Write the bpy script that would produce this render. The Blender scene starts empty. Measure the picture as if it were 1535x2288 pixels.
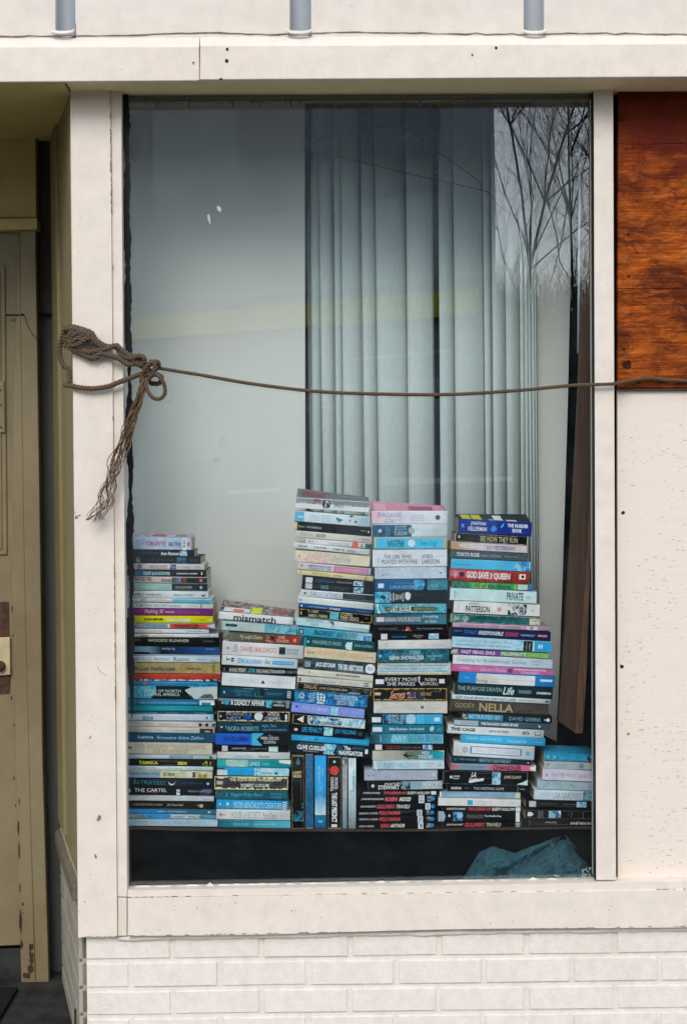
import bpy, math, random
from mathutils import Vector, Matrix
R = math.radians
random.seed(7)
SC = bpy.context.scene
COL = SC.collection
# ------------------------------------------------------------------ camera
F, PW, PH = 3198.0, 1535.0, 2288.0
CAM = Vector((0.0, -3.25, 1.45))
YAW, PITCH, ROLL = R(0.78), R(1.275), R(-0.44)
_f = Vector((math.sin(YAW)*math.cos(PITCH), math.cos(YAW)*math.cos(PITCH), -math.sin(PITCH)))
_r0 = Vector((math.cos(YAW), -math.sin(YAW), 0)); _u0 = _r0.cross(_f)
_r = _r0*math.cos(ROLL)+_u0*math.sin(ROLL); _u = _u0*math.cos(ROLL)-_r0*math.sin(ROLL)
cd = bpy.data.cameras.new('camera'); cam = bpy.data.objects.new('camera', cd); COL.objects.link(cam)
cd.sensor_fit = 'VERTICAL'; cd.sensor_height = 36.0; cd.sensor_width = 24.0; cd.lens = 36.0*F/PH
cd.clip_start = 0.05; cd.clip_end = 600
m = Matrix((( _r.x, _u.x, -_f.x, CAM.x), (_r.y, _u.y, -_f.y, CAM.y), (_r.z, _u.z, -_f.z, CAM.z), (0, 0, 0, 1)))
cam.matrix_world = m
SC.camera = cam
# ------------------------------------------------------------------ light
SUN_EL, SUN_AZ = R(40), R(10)       # azimuth measured from -Y towards -X
w = bpy.data.worlds.new('World'); SC.world = w; w.use_nodes = True
nt = w.node_tree; bg = nt.nodes['Background']
sky = nt.nodes.new('ShaderNodeTexSky'); sky.sky_type = 'NISHITA'; sky.sun_disc = False
sky.sun_elevation = SUN_EL; sky.sun_rotation = R(180)+SUN_AZ; sky.air_density = 1.3; sky.dust_density = 1.2; sky.ozone_density = 1.6
hs = nt.nodes.new('ShaderNodeHueSaturation'); hs.inputs['Saturation'].default_value = 0.55
nt.links.new(sky.outputs[0], hs.inputs['Color']); nt.links.new(hs.outputs[0], bg.inputs['Color'])
bg.inputs['Strength'].default_value = 0.15
sl = bpy.data.lights.new('sun', 'SUN'); sl.energy = 0.72; sl.angle = R(26); sl.color = (1.0, 0.94, 0.87)
so = bpy.data.objects.new('sun', sl); COL.objects.link(so)
sd = Vector((-math.sin(SUN_AZ)*math.cos(SUN_EL), -math.cos(SUN_AZ)*math.cos(SUN_EL), math.sin(SUN_EL)))
so.rotation_euler = sd.to_track_quat('Z', 'Y').to_euler(); so.location = sd*20
SC.view_settings.view_transform = 'Standard'; SC.view_settings.look = 'None'
SC.view_settings.exposure = 0.90; SC.view_settings.gamma = 1.0
try: SC.view_settings.use_curve_mapping = False
except Exception: pass
SC.cycles.use_denoising = True; SC.cycles.max_bounces = 8; SC.cycles.diffuse_bounces = 5; SC.cycles.transparent_max_bounces = 12
SC.cycles.caustics_reflective = False; SC.cycles.caustics_refractive = False

# ------------------------------------------------------------------ helpers
def U(px, py, Y):
    """world point where the pixel's ray meets the plane y = Y"""
    d = _f*F + _r*(px-PW/2) - _u*(py-PH/2)
    return CAM + d*((Y-CAM.y)/d.y)
def lin(c):
    c = c/255.0
    return c/12.92 if c <= 0.04045 else ((c+0.055)/1.055)**2.4
def hx(s, g=1.0):
    if len(s) == 3: s = s[0]*2+s[1]*2+s[2]*2
    return tuple(min(0.88, lin(int(s[i:i+2], 16))*g) for i in (0, 2, 4))+(1.0,)
OFF = {}
def tag(o, label=None, cat=None, group=None, kind=None):
    if label: o['label'] = label
    if cat: o['category'] = cat
    if group: o['group'] = group
    if kind: o['kind'] = kind
    return o
def thing(name, loc, label=None, cat=None, group=None):
    o = bpy.data.objects.new(name, None); COL.objects.link(o); o.empty_display_size = 0.05
    o.location = loc; OFF[o.name] = Vector(loc); return tag(o, label, cat, group)
class MB:
    def __init__(s): s.v = []; s.f = []; s.m = []; s.sm = []
    def add(s, vs, fs, mi=0, smooth=False):
        n = len(s.v); s.v += [Vector(a) for a in vs]
        for f in fs: s.f.append([n+i for i in f]); s.m.append(mi); s.sm.append(smooth)
    def hexa(s, a, mi=0):   # 8 points: front 4 (bl br tr tl) then back 4
        s.add(a, [(0, 1, 2, 3), (5, 4, 7, 6), (4, 0, 3, 7), (1, 5, 6, 2), (3, 2, 6, 7), (4, 5, 1, 0)], mi)
    def box(s, x0, x1, y0, y1, z0, z1, mi=0):
        s.hexa([(x0, y0, z0), (x1, y0, z0), (x1, y0, z1), (x0, y0, z1), (x0, y1, z0), (x1, y1, z0), (x1, y1, z1), (x0, y1, z1)], mi)
    def pix(s, q, Y, D, mi=0):  # quad of source pixels tl tr br bl standing on plane Y, D thick
        t = [U(q[i][0], q[i][1], Y) for i in (3, 2, 1, 0)]
        s.hexa([tuple(a) for a in t]+[(a.x, a.y+D, a.z) for a in t], mi)
    def poly(s, pts, Y, D, mi=0):  # pixel polygon, clockwise on screen
        a = [U(p[0], p[1], Y) for p in pts]; n = len(a)
        b = [Vector((p.x, p.y+D, p.z)) for p in a]
        s.add(a+b, [tuple(range(n))[::-1], tuple(range(n, 2*n))]+[(i, (i+1) % n, n+(i+1) % n, n+i) for i in range(n)], mi)
    def tube(s, path, r, n=6, mi=0, cap=True, smooth=True):
        path = [Vector(p) for p in path]
        if not hasattr(r, '__len__'): r = [r]*len(path)
        rings = []; up = None
        for i, p in enumerate(path):
            t = (path[min(i+1, len(path)-1)]-path[max(i-1, 0)])
            if t.length < 1e-9: t = Vector((0, 0, 1))
            t.normalize()
            if up is None: up = t.orthogonal().normalized()
            up = (up-t*up.dot(t))
            if up.length < 1e-6: up = t.orthogonal()
            up.normalize(); si = t.cross(up)
            rings.append([p+(up*math.cos(k*2*math.pi/n)+si*math.sin(k*2*math.pi/n))*r[i] for k in range(n)])
        vs = [q for g in rings for q in g]; fs = []
        for i in range(len(path)-1):
            for k in range(n):
                fs.append((i*n+k, i*n+(k+1) % n, (i+1)*n+(k+1) % n, (i+1)*n+k))
        if cap: fs += [tuple(range(n))[::-1], tuple((len(path)-1)*n+k for k in range(n))]
        s.add(vs, fs, mi, smooth)
    def build(s, name, mats, parent=None, bevel=0, local=False):
        me = bpy.data.meshes.new(name)
        o = Vector((0, 0, 0))
        if parent is not None and not local: o = OFF.get(parent.name, o)
        me.from_pydata([tuple(v-o) for v in s.v], [], s.f); me.update()
        if not isinstance(mats, (list, tuple)): mats = [mats]
        for mm in mats: me.materials.append(mm)
        for p, mi, sm in zip(me.polygons, s.m, s.sm): p.material_index = mi; p.use_smooth = sm
        ob = bpy.data.objects.new(name, me); COL.objects.link(ob)
        if parent is not None: ob.parent = parent
        OFF[ob.name] = o
        if bevel:
            b = ob.modifiers.new('bevel', 'BEVEL'); b.width = bevel; b.segments = 2; b.limit_method = 'ANGLE'
        return ob
def spline(pts, step=0.004):
    P = [Vector(p) for p in pts]; P = [P[0]*2-P[1]]+P+[P[-1]*2-P[-2]]; out = []
    for i in range(1, len(P)-2):
        a, b, c, d = P[i-1:i+3]; n = max(2, int((c-b).length/step))
        for k in range(n):
            t = k/n
            out.append(0.5*((2*b)+(c-a)*t+(2*a-5*b+4*c-d)*t*t+(3*b-a-3*c+d)*t**3))
    out.append(P[-2]); return out

# ------------------------------------------------------------------ materials
class NT:
    def __init__(s, name):
        s.m = bpy.data.materials.new(name); s.m.use_nodes = True; s.t = s.m.node_tree
        s.b = s.t.nodes['Principled BSDF']; s.tc = s.n('ShaderNodeTexCoord')
    def n(s, ty, **k):
        x = s.t.nodes.new(ty)
        for a, v in k.items():
            if a.startswith('i_'): x.inputs[a[2:].replace('_', ' ')].default_value = v
            else: setattr(x, a, v)
        return x
    def l(s, a, b): s.t.links.new(a, b); return b
    def co(s, sc=(1, 1, 1), rot=(0, 0, 0), src='Object'):
        mp = s.n('ShaderNodeMapping'); mp.inputs['Scale'].default_value = sc; mp.inputs['Rotation'].default_value = rot
        s.l(s.tc.outputs[src], mp.inputs[0]); return mp.outputs[0]
    def noise(s, co, scale, detail=4, rough=0.55, dist=0):
        x = s.n('ShaderNodeTexNoise'); x.inputs['Scale'].default_value = scale; x.inputs['Detail'].default_value = detail
        x.inputs['Roughness'].default_value = rough; x.inputs['Distortion'].default_value = dist; s.l(co, x.inputs['Vector']); return x.outputs[0]
    def ramp(s, f, stops, interp='LINEAR'):
        x = s.n('ShaderNodeValToRGB'); x.color_ramp.interpolation = interp; e = x.color_ramp.elements
        while len(e) < len(stops): e.new(0.5)
        for i, (p, c) in enumerate(stops):
            e[i].position = p; e[i].color = c if len(c) == 4 else tuple(c)+(1,)
        s.l(f, x.inputs[0]); return x.outputs[0]
    def mix(s, f, a, b, mode='MIX'):
        x = s.n('ShaderNodeMix', data_type='RGBA', blend_type=mode)
        if isinstance(f, (int, float)): x.inputs[0].default_value = f
        else: s.l(f, x.inputs[0])
        for sock, v in ((x.inputs[6], a), (x.inputs[7], b)):
            if isinstance(v, tuple): sock.default_value = v if len(v) == 4 else v+(1,)
            else: s.l(v, sock)
        return x.outputs[2]
    def bump(s, f, st=0.2, d=0.002, prev=None):
        x = s.n('ShaderNodeBump'); x.inputs['Strength'].default_value = st; x.inputs['Distance'].default_value = d
        s.l(f, x.inputs['Height'])
        if prev is not None: s.l(prev, x.inputs['Normal'])
        return x.outputs[0]
    def fin(s, col, rough=0.6, nor=None, spec=None):
        if isinstance(col, tuple): s.b.inputs['Base Color'].default_value = col if len(col) == 4 else col+(1,)
        else: s.l(col, s.b.inputs['Base Color'])
        if isinstance(rough, float): s.b.inputs['Roughness'].default_value = rough
        else: s.l(rough, s.b.inputs['Roughness'])
        if nor is not None: s.l(nor, s.b.inputs['Normal'])
        if spec is not None: s.b.inputs['Specular IOR Level'].default_value = spec
        return s.m
g = lambda v: (v, v, v, 1)
def speck(x, amt):  # fine speckle of old chalky paint
    n = x.noise(x.co((1, 1, 1)), 420, 2, 0.8)
    return x.ramp(n, [(0.3, g(1-amt)), (0.7, g(1.0))])
def paint(name, c, dirt=0.35, chips=0.0, chipc=(0.09, 0.04, 0.02), grain=(6, 6, 1), rough=0.55, sp=0.10, dcol=(0.36, 0.31, 0.24)):
    x = NT(name); co = x.co()
    big = x.noise(co, 3.2, 6, 0.65); mid = x.noise(co, 24, 5, 0.6)
    d = x.ramp(big, [(0.42, g(0)), (0.78, g(dirt))])
    col = x.mix(d, c, tuple(a*b*1.6 for a, b in zip(c[:3], dcol))+(1,))
    col = x.mix(1.0, col, x.ramp(mid, [(0.3, g(0.90)), (0.65, g(1.0))]), 'MULTIPLY')
    col = x.mix(1.0, col, speck(x, sp), 'MULTIPLY')
    spots = x.noise(co, 95, 3, 0.5)
    col = x.mix(x.ramp(spots, [(0.745, g(0)), (0.775, g(0.6))]), col, (0.12, 0.10, 0.08, 1))
    h = x.noise(x.co(grain), 60, 4, 0.6); nor = x.bump(h, 0.5, 0.0014)
    nor = x.bump(mid, 0.25, 0.002, nor)
    if chips:
        cn = x.noise(co, 38, 5, 0.65, 0.4); cm = x.ramp(cn, [(1-chips, g(0)), (1-chips+0.012, g(1))], 'LINEAR')
        col = x.mix(cm, col, chipc+(1,)); nor = x.bump(cm, -0.5, 0.0015, nor)
    return x.fin(col, rough, nor)
CREAM = (0.835, 0.74, 0.645, 1)
M = {}
M['paint'] = paint('cream_paint', CREAM, 0.12)
M['paint2'] = paint('cream_paint_upper', (0.79, 0.715, 0.63, 1), 0.12)
M['soffit'] = paint('soffit_paint', (0.90, 0.74, 0.42, 1), 0.3)
M['door'] = paint('door_shaded_paint', (0.275, 0.222, 0.122, 1), 0.7, 0.265, (0.13, 0.05, 0.02), (8, 8, 0.6))  # cream door paint, darkened so its colour carries the porch shade
M['recess'] = paint('recess_shaded_paint', (0.30, 0.245, 0.12, 1), 0.6)  # porch wall paint, with the shade likewise put into the colour
M['recess2'] = paint('porch_ceiling_paint', (0.68, 0.54, 0.22, 1), 0.5)  # lighter copy of the recess paint, lifting the deep shade overhead
M['jamb'] = paint('jamb_shade_paint', (0.11, 0.12, 0.10, 1), 0.5)
M['jamb_shade'] = paint('jamb_shade_brown', (0.060, 0.030, 0.016, 1), 0.5)
def grimy():
    m = paint('cream_paint_grimy', CREAM, 0.12); t = m.node_tree; b = t.nodes['Principled BSDF']
    src = b.inputs['Base Color'].links[0].from_socket
    x = NT.__new__(NT); x.m = m; x.t = t; x.b = b; x.tc = t.nodes.new('ShaderNodeTexCoord')
    sep = x.n('ShaderNodeSeparateXYZ'); x.l(x.tc.outputs['Generated'], sep.inputs[0])
    no = x.noise(x.co((1, 1, 0.6)), 14, 6, 0.7)
    ad = x.n('ShaderNodeMath', operation='MULTIPLY_ADD'); x.l(no, ad.inputs[0]); ad.inputs[1].default_value = 0.10; x.l(sep.outputs[2], ad.inputs[2])
    f = x.ramp(ad.outputs[0], [(1.022, g(0)), (1.075, g(0.8))])
    x.l(x.mix(f, src, (0.10, 0.075, 0.05, 1)), b.inputs['Base Color']); return m
M['grimy'] = grimy()
def brickm():
    x = NT('painted_brick'); co = x.co()
    col = x.mix(x.ramp(x.noise(co, 5, 6, 0.7), [(0.5, g(0)), (0.8, g(0.4))]), (0.84, 0.77, 0.695, 1), (0.66, 0.59, 0.49, 1))
    col = x.mix(1.0, col, x.ramp(x.noise(co, 45, 4), [(0.3, g(0.9)), (0.6, g(1))]), 'MULTIPLY')
    col = x.mix(1.0, col, speck(x, 0.12), 'MULTIPLY')
    col = x.mix(x.ramp(x.noise(co, 60, 5, 0.7), [(0.70, g(0)), (0.74, g(0.7))]), col, (0.22, 0.17, 0.11, 1))
    n = x.bump(x.noise(co, 140, 5, 0.7), 0.6, 0.002); n = x.bump(x.noise(co, 22, 3), 0.5, 0.004, n)
    return x.fin(col, 0.7, n)
M['brick'] = brickm()
def graym():
    x = NT('grey_blue_channel_paint'); co = x.co((1, 1, 0.25))
    col = x.mix(x.noise(co, 25, 4), (0.50, 0.53, 0.56, 1), (0.36, 0.41, 0.47, 1))
    col = x.mix(1.0, col, speck(x, 0.2), 'MULTIPLY'); return x.fin(col, 0.6)
M['gray'] = graym()
def plyred():
    x = NT('red_stained_plywood')
    warp = x.noise(x.co((1.0, 1.0, 1.6)), 6.0, 3, 0.55)
    tcv = x.n('ShaderNodeVectorMath', operation='ADD'); x.l(x.co((1.6, 1, 9.0)), tcv.inputs[0])
    sc = x.n('ShaderNodeVectorMath', operation='SCALE'); sc.inputs['Scale'].default_value = 1.15
    cmb = x.n('ShaderNodeCombineXYZ'); x.l(warp, cmb.inputs[2]); x.l(cmb.outputs[0], sc.inputs[0]); x.l(sc.outputs[0], tcv.inputs[1])
    n1 = x.noise(tcv.outputs[0], 2.6, 8, 0.74)
    col = x.ramp(n1, [(0.25, (0.05, 0.012, 0.006)), (0.42, (0.22, 0.042, 0.010)), (0.56, (0.60, 0.135, 0.018)), (0.75, (0.85, 0.27, 0.035))])
    gr = x.noise(x.co((2.5, 1, 90)), 3, 7, 0.8)
    col = x.mix(1.0, col, x.ramp(gr, [(0.38, g(0.25)), (0.56, g(1.0))]), 'MULTIPLY')
    stain = x.noise(x.co((6, 5, 9)), 1.7, 8, 0.8, 0.6)
    col = x.mix(x.ramp(stain, [(0.46, g(0)), (0.62, g(0.8))]), col, (0.055, 0.017, 0.010, 1))
    sep = x.n('ShaderNodeSeparateXYZ'); x.l(x.tc.outputs['Generated'], sep.inputs[0])
    ad = x.n('ShaderNodeMath', operation='MULTIPLY_ADD'); x.l(stain, ad.inputs[0]); ad.inputs[1].default_value = 0.35; x.l(sep.outputs[2], ad.inputs[2])
    col = x.mix(x.ramp(ad.outputs[0], [(0.80, g(0)), (1.18, g(0.9))]), col, (0.12, 0.016, 0.009, 1))  # darker red stain towards the top, with soffit shade put into the colour
    col = x.mix(1.0, col, speck(x, 0.3), 'MULTIPLY')
    return x.fin(col, 0.6, x.bump(gr, 0.3, 0.001), 0.05)
M['plyred'] = plyred()
def plypale():
    x = NT('cream_painted_plywood')
    co = x.co((1, 1, 1))
    ck = x.noise(x.co((14, 1, 105)), 2.4, 3, 0.6)
    dens = x.noise(co, 3.0, 2)
    add = x.n('ShaderNodeMath', operation='MULTIPLY_ADD'); x.l(dens, add.inputs[0]); add.inputs[1].default_value = 0.20; x.l(ck, add.inputs[2])
    ckm = x.ramp(add.outputs[0], [(0.790, g(0)), (0.812, g(0.85))])
    grain = x.noise(x.co((2, 1, 90)), 3, 4, 0.6)
    base = x.mix(x.ramp(grain, [(0.35, g(0.5)), (0.55, g(0))]), (0.83, 0.735, 0.64, 1), (0.77, 0.65, 0.53, 1))
    base = x.mix(x.ramp(x.noise(co, 4, 4), [(0.4, g(0)), (0.7, g(0.4))]), base, (0.81, 0.72, 0.63, 1))
    col = x.mix(ckm, base, (0.40, 0.20, 0.09, 1)); col = x.mix(1.0, col, speck(x, 0.10), 'MULTIPLY')
    n = x.bump(ckm, -0.6, 0.001); n = x.bump(grain, 0.2, 0.0008, n)
    return x.fin(col, 0.6, n)
M['plypale'] = plypale()
def simple(name, c, c2=None, sc=30, rough=0.6, bump=0.2, stretch=(1, 1, 1), spec=None, bd=0.001):
    x = NT(name); n = x.noise(x.co(stretch), sc, 5, 0.6)
    c2 = c2 or tuple(a*0.75 for a in c)
    col = x.mix(x.ramp(n, [(0.35, g(0)), (0.65, g(1))]), tuple(c)+(1,), tuple(c2)+(1,))
    return x.fin(col, rough, x.bump(n, bump, bd), spec)
M['black'] = simple('black_sealant', (0.006, 0.008, 0.009), (0.014, 0.016, 0.018), 60, 0.6, 0.5, spec=0.15)
M['dark'] = simple('dark_void_fill', (0.004, 0.005, 0.005), (0.007, 0.008, 0.008), 8, 0.8, 0, spec=0.0)
M['room'] = simple('room_paint', (0.03, 0.032, 0.03), None, 5, 0.8, 0, spec=0.0)
M['wallin'] = simple('interior_white_board', (0.78, 0.765, 0.715), (0.73, 0.715, 0.665), 3, 0.6, 0.05)
M['slat'] = simple('blind_fabric', (0.62, 0.68, 0.665), (0.55, 0.61, 0.595), 260, 0.7, 0.25, (1, 1, 0.15), bd=0.0004)
M['shelf'] = simple('shelf_wood', (0.060, 0.030, 0.014), (0.015, 0.010, 0.007), 20, 0.6, 0.3, (1, 1, 12))
M['brown'] = simple('brown_board_wood', (0.10, 0.046, 0.022), (0.055, 0.026, 0.013), 9, 0.6, 0.4, (10, 10, 0.5))
M['rust'] = simple('rusty_steel', (0.10, 0.04, 0.02), (0.035, 0.015, 0.01), 60, 0.8, 0.6)
M['chip'] = simple('bare_brown_wood_under_paint', (0.075, 0.030, 0.014), (0.03, 0.014, 0.008), 60, 0.85, 0.5)
M['plate'] = simple('cream_lock_plate', (0.62, 0.53, 0.33), None, 30, 0.4, 0.1)
M['hole'] = simple('dark_hole', (0.012, 0.009, 0.007), None, 30, 0.9, 0)
M['smudge'] = simple('grey_smudge', (0.10, 0.09, 0.075), (0.30, 0.27, 0.23), 120, 0.8, 0)
M['wand'] = simple('white_plastic_rod', (0.62, 0.66, 0.70), None, 20, 0.3, 0)
M['smear'] = simple('white_dried_smear', (0.50, 0.56, 0.57), None, 60, 0.7, 0.2)
M['pages'] = simple('book_pages', (0.70, 0.60, 0.42), (0.50, 0.41, 0.26), 900, 0.9, 0.3, (0.02, 0.02, 1))
M['floor'] = simple('dark_tile_floor', (0.045, 0.048, 0.045), (0.02, 0.02, 0.02), 14, 0.7, 0.3, spec=0.15)
M['pave'] = simple('darkened_paving', (0.035, 0.035, 0.036), (0.025, 0.025, 0.026), 6, 0.9, 0.3, spec=0.05)  # paving darkened so its mirror image leaves the pane near black
M['bounce'] = simple('bounce_concrete', (0.42, 0.40, 0.37), (0.32, 0.31, 0.29), 8, 0.9, 0.3, spec=0.1)
M['asphalt'] = simple('asphalt', (0.038, 0.038, 0.038), (0.028, 0.028, 0.028), 40, 0.9, 0.5, spec=0.05)
def ropem():
    x = NT('weathered_rope_fibre')
    n = x.noise(x.co((1, 1, 1)), 60, 5, 0.6); n2 = x.noise(x.co((1, 1, 1)), 900, 3, 0.7)
    col = x.mix(x.ramp(n, [(0.35, g(0)), (0.65, g(1))]), (0.17, 0.105, 0.058, 1), (0.125, 0.095, 0.075, 1))
    col = x.mix(1.0, col, x.ramp(n2, [(0.3, g(0.45)), (0.65, g(1.1))]), 'MULTIPLY')
    return x.fin(col, 0.9, x.bump(n2, 0.8, 0.0008), 0.2)
M['rope'] = ropem()
def fray():
    x = NT('frayed_tan_fibre'); n = x.noise(x.co(), 300, 3)
    return x.fin(x.mix(n, (0.23, 0.145, 0.075, 1), (0.085, 0.058, 0.035, 1)), 0.9, None, 0.2)
M['fray'] = fray()
def glassm():
    x = NT('window_glass'); t = x.t; t.nodes.remove(x.b); out = t.nodes['Material Output']
    lw = x.n('ShaderNodeLayerWeight'); lw.inputs['Blend'].default_value = 0.5
    pw = x.n('ShaderNodeMath', operation='POWER'); x.l(lw.outputs['Facing'], pw.inputs[0]); pw.inputs[1].default_value = 5
    ma = x.n('ShaderNodeMath', operation='MULTIPLY_ADD'); x.l(pw.outputs[0], ma.inputs[0]); ma.inputs[1].default_value = 0.93; ma.inputs[2].default_value = 0.064
    tr = x.n('ShaderNodeBsdfTransparent'); tr.inputs[0].default_value = (0.965, 0.99, 0.99, 1)
    gl = x.n('ShaderNodeBsdfGlossy'); gl.inputs['Roughness'].default_value = 0.0; gl.inputs['Color'].default_value = (0.92, 0.95, 1.0, 1)
    mx = x.n('ShaderNodeMixShader'); x.l(ma.outputs[0], mx.inputs[0]); x.l(tr.outputs[0], mx.inputs[1]); x.l(gl.outputs[0], mx.inputs[2])
    n = x.bump(x.noise(x.co((1, 1, 1)), 1.6, 1, 0.4), 0.08, 0.004); x.l(n, gl.inputs['Normal'])
    # film of dust on the pane
    df = x.n('ShaderNodeBsdfDiffuse'); df.inputs[0].default_value = (0.55, 0.57, 0.57, 1)
    mx2 = x.n('ShaderNodeMixShader'); x.l(mx.outputs[0], mx2.inputs[1]); x.l(df.outputs[0], mx2.inputs[2])
    du = x.ramp(x.noise(x.co((1, 1, 1.8), (0, 0.25, 0)), 3.5, 8, 0.75, 1.0), [(0.45, g(0.0)), (0.75, g(0.010))]); x.l(du, mx2.inputs[0])
    x.l(mx2.outputs[0], out.inputs[0]); return x.m
M['glass'] = glassm()
def coverm(name, rough, spec):
    x = NT(name)
    a = x.n('ShaderNodeAttribute'); a.attribute_name = 'ink'; b = x.n('ShaderNodeAttribute'); b.attribute_name = 'ink2'
    oi = x.n('ShaderNodeObjectInfo'); off = x.n('ShaderNodeVectorMath', operation='ADD'); x.l(x.tc.outputs['Object'], off.inputs[0])
    sc = x.n('ShaderNodeMath', operation='MULTIPLY'); x.l(oi.outputs['Random'], sc.inputs[0]); sc.inputs[1].default_value = 9.0
    x.l(sc.outputs[0], off.inputs[1])
    co = off.outputs[0]
    art = x.ramp(x.noise(co, 75, 4, 0.6, 1.2), [(0.44, g(0)), (0.56, g(1))])
    col = x.mix(art, a.outputs['Color'], b.outputs['Color'])
    col = x.mix(1.0, col, x.ramp(x.noise(co, 28, 5, 0.6), [(0.3, g(0.84)), (0.65, g(1.0))]), 'MULTIPLY')
    sc2 = x.n('ShaderNodeMapping'); sc2.inputs['Scale'].default_value = (0.3, 1, 1); x.l(co, sc2.inputs[0])
    scu = x.ramp(x.noise(sc2.outputs[0], 420, 4, 0.7), [(0.66, g(0)), (0.74, g(0.30))])
    col = x.mix(scu, col, (0.45, 0.42, 0.37, 1))
    return x.fin(col, rough, x.bump(x.noise(co, 40, 3), 0.15, 0.001), spec)
M['cover'] = coverm('printed_book_cover', 0.5, 0.08)
M['brownledge'] = simple('brown_ledge_paint', (0.17, 0.14, 0.10), (0.12, 0.095, 0.065), 12, 0.6, 0.2)
M['headstrip'] = simple('grey_head_strip', (0.09, 0.10, 0.095), (0.05, 0.055, 0.05), 14, 0.7, 0.1, (0.3, 1, 3))
M['smudge2'] = simple('grey_glue', (0.16, 0.17, 0.165), None, 40, 0.7, 0)
M['knot'] = simple('dark_wood_knot', (0.030, 0.010, 0.006), (0.07, 0.022, 0.010), 90, 0.8, 0.2, spec=0.05)
M['check'] = simple('brown_wood_check', (0.24, 0.11, 0.05), (0.42, 0.22, 0.11), 60, 0.8, 0)
M['stain'] = simple('grey_board_stain', (0.64, 0.64, 0.58), (0.74, 0.74, 0.69), 60, 0.7, 0)
M['brown2'] = simple('split_wood_edge', (0.20, 0.085, 0.032), (0.06, 0.03, 0.016), 18, 0.7, 0.6, (14, 14, 0.6))
M['teal'] = simple('teal_woven_cloth', (0.038, 0.125, 0.155), (0.016, 0.06, 0.08), 240, 0.9, 0.5)
M['bark'] = simple('bare_tree_bark', (0.055, 0.05, 0.045), (0.03, 0.028, 0.025), 20, 0.9, 0)
M['bank'] = simple('wooded_bank', (0.10, 0.10, 0.085), (0.03, 0.035, 0.03), 2, 1.0, 0)
M['facade'] = simple('lightened_grey_facade', (0.60, 0.65, 0.66), (0.48, 0.52, 0.53), 1.5, 0.9, 0)  # both facades lightened so their reflection hazes the pane
M['facade2'] = simple('lightened_lower_facade', (0.42, 0.46, 0.49), (0.30, 0.34, 0.37), 1.5, 0.9, 0)
M['yellow'] = simple('yellow_sign_band', (0.90, 0.74, 0.08), None, 1, 0.6, 0)
M['whitep'] = simple('white_road_and_streak', (0.8, 0.8, 0.8), None, 10, 0.7, 0)
M['redp'] = simple('red_sign', (0.6, 0.08, 0.05), None, 10, 0.7, 0)
YB = 0.115         # plane of the book spines behind the glass
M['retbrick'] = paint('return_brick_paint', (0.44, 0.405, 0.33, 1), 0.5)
M['mat'] = simple('black_doormat', (0.012, 0.012, 0.012), (0.03, 0.03, 0.03), 200, 0.95, 1.0, spec=0.0)
# ------------------------------------------------------------------ setting
FLOORZ = U(60, 2200, 0.52).z
mb = MB(); mb.box(-60, 60, -3.9, -1.502, -0.15, 0.0); tag(mb.build('pavement', M['pave']), kind='structure')
mb = MB(); mb.box(-60, 60, -1.5, -0.001, -0.15, 0.003); tag(mb.build('path', M['bounce']), kind='structure')  # unseen pale strip added to bounce light onto the lower front and porch
mb = MB(); mb.add([(-120, -120, -0.14), (120, -120, -0.14), (120, -3.9, -0.14), (-120, -3.9, -0.14)], [(0, 1, 2, 3)]); tag(mb.build('road', M['asphalt']), kind='structure')
mb = MB(); mb.box(-2.2, -0.40, -0.001, 0.9, FLOORZ-0.3, FLOORZ); tag(mb.build('porch_floor', M['floor']), kind='structure')

shop = thing('shop_building', (0, 0, 0), 'cream painted brick shop front with big display window and recessed doorway', 'building')
# upper wall with grey channels
mb = MB()
chx = [(125, 170), (648, 695), (1170, 1215)]
ed = [-120]+[c for a in chx for c in a]+[1700]
for i in range(0, len(ed), 2):
    mb.pix([(ed[i], -420), (ed[i+1]+(1 if i < 6 else 0), -420), (ed[i+1], 97), (ed[i], 97)], -0.055, 0.05)
mb.build('upper_wall', M['paint2'], shop, bevel=0.002)
for a, b in chx:
    mb = MB(); c0 = U(a, 0, -0.04); c1 = U(b, 0, -0.04); zt = U(a, -420, -0.04).z; zb = U(a, 76, -0.04).z
    vs = []; N = 10; w2 = (c1.x-c0.x)/2; cx = (c0.x+c1.x)/2
    for i in range(N+1):
        t = math.pi*i/N; x = cx-w2*1.08*math.cos(t); y = -0.045+0.030*math.sin(t)
        vs += [(x+0.0025, y, zt), (x-0.0025, y, zb)]
    mb.add(vs, [(2*i, 2*i+1, 2*i+3, 2*i+2) for i in range(N)], 0, True)
    ch = mb.build('channel', M['gray'], shop)
    mb = MB(); vs = []; N = 12
    for j, (r_, dz) in enumerate(((1.2, 0.006), (1.16, 0.000), (1.1, -0.004), (0.9, -0.001))):
        for i in range(N+1):
            t = math.pi*i/N; vs.append((cx-0.003-w2*r_*math.cos(t), -0.062-0.006*math.sin(t)*r_-0.004*(j in (1, 2)), zb+dz-0.008*math.sin(t)))
    fs = [(j*(N+1)+i, j*(N+1)+i+1, (j+1)*(N+1)+i+1, (j+1)*(N+1)+i)[::-1] for j in range(3) for i in range(N)]
    mb.add(vs, fs, 0, True); o = mb.build('channel_lip', M['paint2'], shop)
    sm = o.modifiers.new('s', 'SOLIDIFY'); sm.thickness = 0.003
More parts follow.
